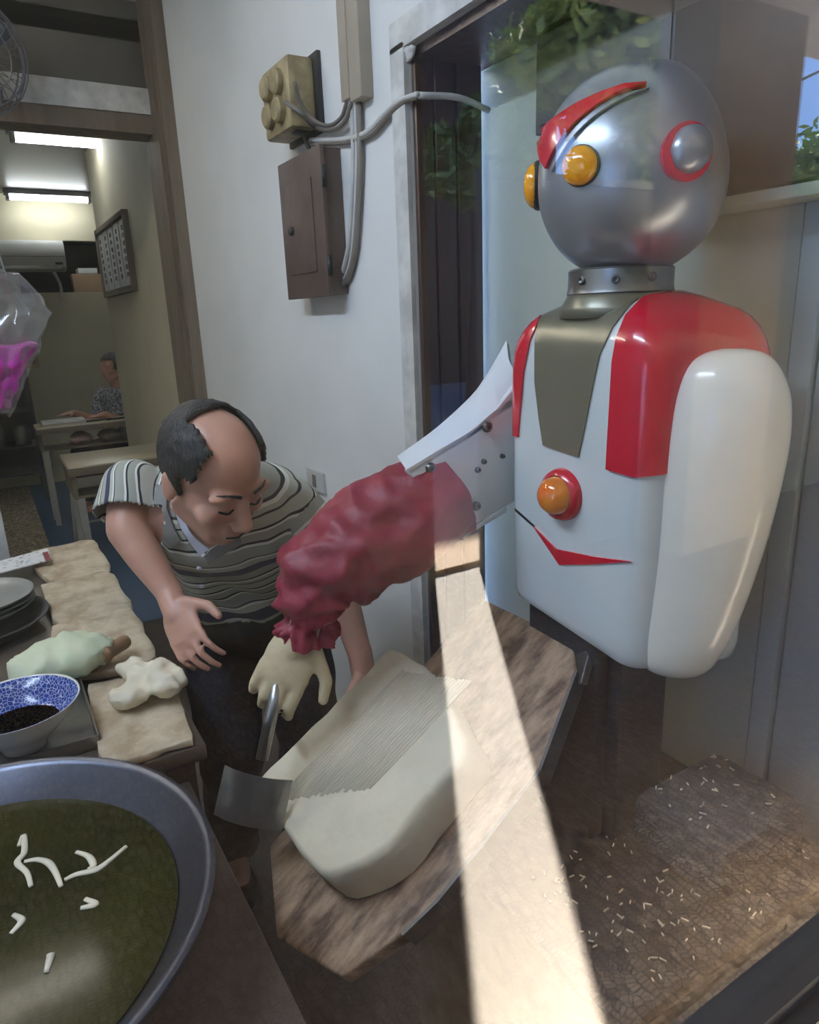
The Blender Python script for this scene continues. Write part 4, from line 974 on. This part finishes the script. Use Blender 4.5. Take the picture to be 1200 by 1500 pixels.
# ---- seated customer in the dining room
def customer():
    c = onr(160, 538, 6.35); x, y = c.x+.03, c.y
    t = thing('person', (x, y, 0), 'grey haired customer in a mottled shirt sitting at the far dining table', 'person')
    fr_ = Matrix.Identity(3); hc = V((x, y, c.z)); S = c.z-.36
    fr_ = Matrix((V((0, -1, 0)), V((-1, 0, 0)), V((0, 0, 1)))).transposed(); fr_ = Matrix((V((.5, -.87, 0)), V((-.87, -.5, 0)), V((0, 0, 1)))).transposed()
    L_ = V((.5, -.87, 0)); Fw = V((-.87, -.5, 0))
    bm = NB(); head_parts(bm, hc, fr_); caps(bm, hc+V((0, 0, -.08)), hc+V((0, 0, -.2))-Fw*.02, .05, .055)
    pel = V((x, y, .47))-Fw*.03
    loft(bm, chain_rings([(pel, .15, .11), (pel+V((0, 0, .2)), .15, .11), (V((x, y, hc.z-.24))-Fw*.02, .17, .10), (V((x, y, hc.z-.17))-Fw*.02, .10, .07)], L_, Fw))
    arms = []
    for k in (-1, 1):
        sh = V((x, y, hc.z-.23))+L_*.19*k; el = sh+V((0, 0, -.20))+Fw*.10; wr = V((el.x, el.y, .775))+Fw*.2
        caps(bm, sh, el, .045, .04); caps(bm, el, wr, .038, .027); hand(bm, wr, Fw, V((0, 0, 1)), -L_*k, .2, .95, .14); arms.append((sh, el))
        hp = pel+L_*.09*k; kn = hp+Fw*.40; caps(bm, hp, kn, .075, .055); caps(bm, kn, V((kn.x, kn.y, .06)), .05, .04); caps(bm, V((kn.x, kn.y, .05)), V((kn.x, kn.y, .04))+Fw*.12, .032, .028)
    mk('body', remesh(bm, .009, 4), 'skin', t)
    bm = NB(); loft(bm, chain_rings([(pel+V((0, 0, .0)), .165, .125), (pel+V((0, 0, .2)), .165, .125), (V((x, y, hc.z-.24))-Fw*.02, .19, .115), (V((x, y, hc.z-.165))-Fw*.02, .09, .075)], L_, Fw))
    for sh, el in arms: caps(bm, sh, sh*.35+el*.65, .06, .058)
    mk('shirt', remesh(bm, .012, 4), 'pshirt', t)
    bm = NB()
    for k in (-1, 1):
        hp = pel+L_*.09*k; kn = hp+Fw*.40; caps(bm, hp, kn, .09, .07); caps(bm, kn, V((kn.x, kn.y, .10)), .068, .055)
    mk('trousers', remesh(bm, .012, 4), 'trouser', t)
    mk('hair', hairpiece(hc, fr_, lambda p: p.z > -.03 and (p.y < .045 or p.z > .06), 1., .008), 'hair_grey', t)
    st = thing('stool', (pel.x, pel.y, 0), 'dark round stool under the seated customer', 'stool')
    mk('seat', lathe(NB(), V((pel.x, pel.y, .33)), V((0, 0, 1)), [(.01, 0), (.15, 0), (.16, .01), (.16, .03), (.15, .035), (.01, .035)], 28), 'iron', st)
    for k in range(4):
        u = V((math.cos(k*1.571+.8), math.sin(k*1.571+.8), 0)); b = NB(); cyl(b, V((pel.x, pel.y, .335))+u*.10, V((pel.x, pel.y, 0))+u*.15, .012); mk('leg', b, 'iron', st)
customer()
# ================================================================== dining room
def table(x0, x1, y0, y1, h, lab, drawer=True):
    t = thing('dining_table', ((x0+x1)/2, (y0+y1)/2, 0), lab, 'table')
    box('tabletop', 'tabletop', (x0, x1, y0, y1, h-.03, h), t, .006)
    box('edge_band', 'table_side', (x0-.004, x1+.004, y0-.004, y0+.01, h-.05, h-.008), t, .002)
    if drawer: box('open_shelf', 'table_side', (x0+.03, x1-.03, y0+.04, y1-.03, h-.18, h-.165), t)
    box('side_board', 'table_side', (x0+.01, x0+.03, y0+.03, y1-.03, h-.18, h-.03), t); box('side_board', 'table_side', (x1-.03, x1-.01, y0+.03, y1-.03, h-.18, h-.03), t)
    for x in (x0+.04, x1-.04):
        for y in (y0+.05, y1-.05): box('leg', 'pale_iron', (x-.018, x+.018, y-.018, y+.018, 0, h-.18), t)
table(.30, .84, 3.95, 4.42, .75, 'laminate dining table nearest the cream wall edge with an open shelf')
table(.27, 1.30, 5.72, 6.02, .75, 'longer laminate dining table in front of the seated customer')
def stool(x, y, lab):
    t = thing('folding_stool', (x, y, 0), lab, 'stool')
    box('seat', 'table_side', (x-.14, x+.14, y-.14, y+.14, .43, .455), t, .008)
    for a, b in ((-1, -1), (-1, 1), (1, -1), (1, 1)):
        bm = NB(); cyl(bm, (x+a*.11, y+b*.11, .43), (x+a*.14, y+b*.13, 0), .011); mk('leg', bm, 'pale_iron', t)
    bm = NB(); tube(bm, [(x-.125, y-.12, .2), (x+.125, y-.12, .2)], .008, smooth=False); mk('stretcher', bm, 'pale_iron', t)
stool(.50, 5.05, 'small square stool with pale metal legs between the two tables')
box('serving_tray', 'plate', (.32, .62, 5.84, 6.0, .7505, .775), None, .008, label='shallow grey tray lying on the longer dining table', cat='tray')
for k, (x, y) in enumerate(((.72, 5.80), (.86, 5.78))):
    bm = NB(); tube(bm, [(x-.10, y, .757), (x+.08, y+.03, .757)], .006, smooth=False); mk('chopsticks', bm, 'black', None, ('dark chopstick lying nearer the grey tray on the longer dining table', 'dark chopstick lying close to the wall on the longer dining table')[k], 'chopsticks', 'chopsticks on the long table')
for k, (px, w, m) in enumerate(((122, .16, 'pink'), (165, .20, 'card'))):
    c = ony(px, 660, 5.85); bm = NB(); ell(bm, V((c.x, 5.86, .585+.045)), w/2, .08, .045); rough_up(bm, .02, 14, k)
    MT['parcel%d' % k] = mat('parcel%d' % k, ((170, 140, 132), (110, 96, 84))[k], .6, var=.25, sc=20)
    mk('parcel', bm, 'parcel%d' % k, None, ('pinkish', 'brown')[k]+' wrapped parcel on the open shelf of the longer dining table', 'parcel')
# air conditioner
a, b = ony(92, 352, 7.28), ony(92, 396, 7.28)
ac = thing('air_conditioner', (a.x-.45, 7.4, b.z), 'white wall mounted air conditioner high on the far wall', 'air conditioner')
bm = NB(); prof = [(7.5, b.z), (7.36, b.z), (7.30, b.z+.03), (7.275, b.z+.10), (7.28, a.z-.04), (7.31, a.z), (7.5, a.z)]
loft(bm, [[V((x, y, z)) for y, z in prof] for x in (a.x-.88, a.x)]); mk('housing', bm, 'ac', ac, auto=35)
box('louver', 'fixture', (a.x-.84, a.x-.05, 7.292, 7.32, b.z+.012, b.z+.04), ac, .003)
box('front_seam', 'cable', (a.x-.87, a.x-.01, 7.2735, 7.28, b.z+.115, b.z+.12), ac)
box('display', 'dark_unit', (a.x-.09, a.x-.03, 7.283, 7.30, b.z+.05, b.z+.07), ac)
b_ = NB(); tube(b_, [(a.x-.1, 7.45, b.z), (a.x-.06, 7.47, b.z-.12), (a.x-.07, 7.49, b.z-.25)], .015); mk('hose', b_, 'cable_white', ac)
# things in the dark recess
for k, (x0, x1, h, m, lab) in enumerate(((108, 150, .17, 'card', 'plain cardboard carton standing in the dark recess'), (118, 146, .05, 'plate', 'flat white box on top of the cardboard carton'))):
    p, q = ony(x0, 425, 7.66), ony(x1, 425, 7.66); zz = nz0+.001+(.172 if k else 0)
    box('carton', m, (p.x, q.x, 7.62, 7.80, zz, zz+h), None, .004, label=lab, cat='carton')
p = ony(47, 530, 7.49); sw = box('wall_switch', 'card', (p.x-.055, p.x+.055, 7.485, 7.5, p.z-.055, p.z+.055), None, .003, label='small tan switch plate on the cream far wall', cat='switch')
box('rocker', 'eb_brown', (p.x-.03, p.x+.03, 7.48, 7.485, p.z-.02, p.z+.012), sw)
# dining lamps
p = onz(72, 291, 2.54); q = onz(100, 208, 2.54)
tube_lamp(p.x, p.y, 2.6, .62, 'x', 'lit fluorescent tube lamp above the seated customer near the air conditioner')
tube_lamp(q.x+.02, q.y, 2.6, .62, 'x', 'lit fluorescent tube lamp just behind the opening header')
# dark rack by the left
p = ony(20, 600, 6.9); rx = p.x+.13
rk2 = thing('storage_rack', (rx-.3, 6.95, 0), 'dark metal storage rack against the far wall', 'rack')
for x in (rx-.6, rx):
    for y in (6.75, 7.2): box('post', 'iron', (x-.015, x+.015, y-.015, y+.015, 0, 1.15), rk2)
for z in (.25, .48, .78, 1.12): box('shelf', 'iron', (rx-.6, rx, 6.75, 7.2, z-.015, z), rk2)
box('back_panel', 'dark_unit', (rx-.6, rx, 7.19, 7.2, .2, 1.12), rk2)
for k in range(3):
    x = rx-.10-.17*k; hj = (.0, .05, -.04)[k]; mk('storage_jar', lathe(NB(), V((x, 6.9, .481)), V((0, 0, 1)), [(.02, 0), (.06, 0), (.065, .01), (.065, .13+hj), (.05, .15+hj), (.05, .17+hj), (.01, .17+hj)], 20), 'dull_steel', None, ('middle sized', 'tallest', 'shortest')[k]+' grey lidded jar standing on the dark storage rack', 'jar', 'jars on the storage rack')
# hanging plastic bag
c = onr(14, 505, 2.0)
bg = thing('plastic_bag', c+V((0, 0, -.16)), 'clear plastic bag half filled with pink film hanging over the counter', 'bag')
def bagmesh(sx, z0, z1, seed, tm=1.):
    rg = []; n = 32
    for i in range(22):
        t = i/21*tm; z = z0+(z1-z0)*t
        w = sx*(.35+.65*math.sin(min(1, t*1.5)*math.pi/2))*(1-.25*max(0, t-.7)/.3)
        xr_ = [(0, 2), (.4, 38), (.72, 66), (.85, 56), (1, 40)]; ii = max(k_ for k_ in range(4) if xr_[k_][0] <= t); f_ = (t-xr_[ii][0])/(xr_[ii+1][0]-xr_[ii][0]); cx_ = c.x+(xr_[ii][1]*(1-f_)+xr_[ii+1][1]*f_-14)/500-w
        rg.append([V((cx_+w*math.cos(u)*(1+.18*noise.noise(V((u*2, t*5, seed)))), c.y+.05*(.4+.6*math.sin(t*math.pi*.8+.3))*math.sin(u)*(1+.5*noise.noise(V((u*2.4, t*6, seed+4)))), z+.012*noise.noise(V((u*1.5, t*3, seed+7))))) for u in (2*math.pi*j/n for j in range(n))])
    bm = NB(); loft(bm, rg); rough_up(bm, .012, 18, seed); rough_up(bm, .006, 45, seed); return bm
mk('film', bagmesh(.085, c.z-.165, c.z+.17, 3), 'film', bg)
mk('pink_contents', bagmesh(.068, c.z-.15, c.z+.17, 6, .47), 'pink', bg)
b_ = NB(); tube(b_, [c+V((.02, 0, .16)), c+V((-.03, 0, .6)), V((c.x-.04, c.y, CZ))], .002, 6); mk('string', b_, 'cable_white', bg)
# wall fan at the header
c = ony(-40, 82, 3.2); fr_ = V((.45, -.85, -.25)).normalized(); a0, b0 = frame(fr_)
fn = thing('wall_fan', c, 'grey wire guarded wall fan mounted above the dining opening', 'fan')
for k, (r, h) in enumerate(((.19, 0), (.185, .03), (.15, .055), (.10, .068), (.05, .074), (.185, -.03), (.12, -.06))):
    bm = NB(); P = ringat(c+fr_*h, a0*r, b0*r, 36); tube(bm, P+[P[0]], .003 if k else .006, 6, smooth=False); mk('guard_ring', bm, 'fan', fn)
for k in range(28):
    u = a0*math.cos(k*2*math.pi/28)+b0*math.sin(k*2*math.pi/28)
    bm = NB(); tube(bm, [c+fr_*.075+u*.03, c+fr_*.055+u*.15, c+u*.19, c-fr_*.04+u*.17, c-fr_*.07+u*.06], .0016, 5, 3); mk('guard_wire', bm, 'fan', fn)
for k in range(3):
    th = k*2*math.pi/3; u = a0*math.cos(th)+b0*math.sin(th); w = -a0*math.sin(th)+b0*math.cos(th)
    bm = NB(); loft(bm, [[c+u*r+w*s*ww+fr_*(s*.025+e) for s, e in ((-1, 0), (0, .004), (1, 0), (1, .003), (0, .007), (-1, .003))] for r, ww in ((.03, .02), (.08, .05), (.13, .06), (.165, .04))]); mk('blade', bm, 'fan_blade', fn)
bm = NB(); cyl(bm, c-fr_*.16, c+fr_*.02, .045, .04); mk('motor', bm, 'fan_blade', fn)
bm = NB(); tube(bm, [c-fr_*.14, c-fr_*.2+V((0, .05, -.05)), V((c.x-.08, 3.44, c.z-.02))], .015, 8); mk('bracket', bm, 'fan_blade', fn)
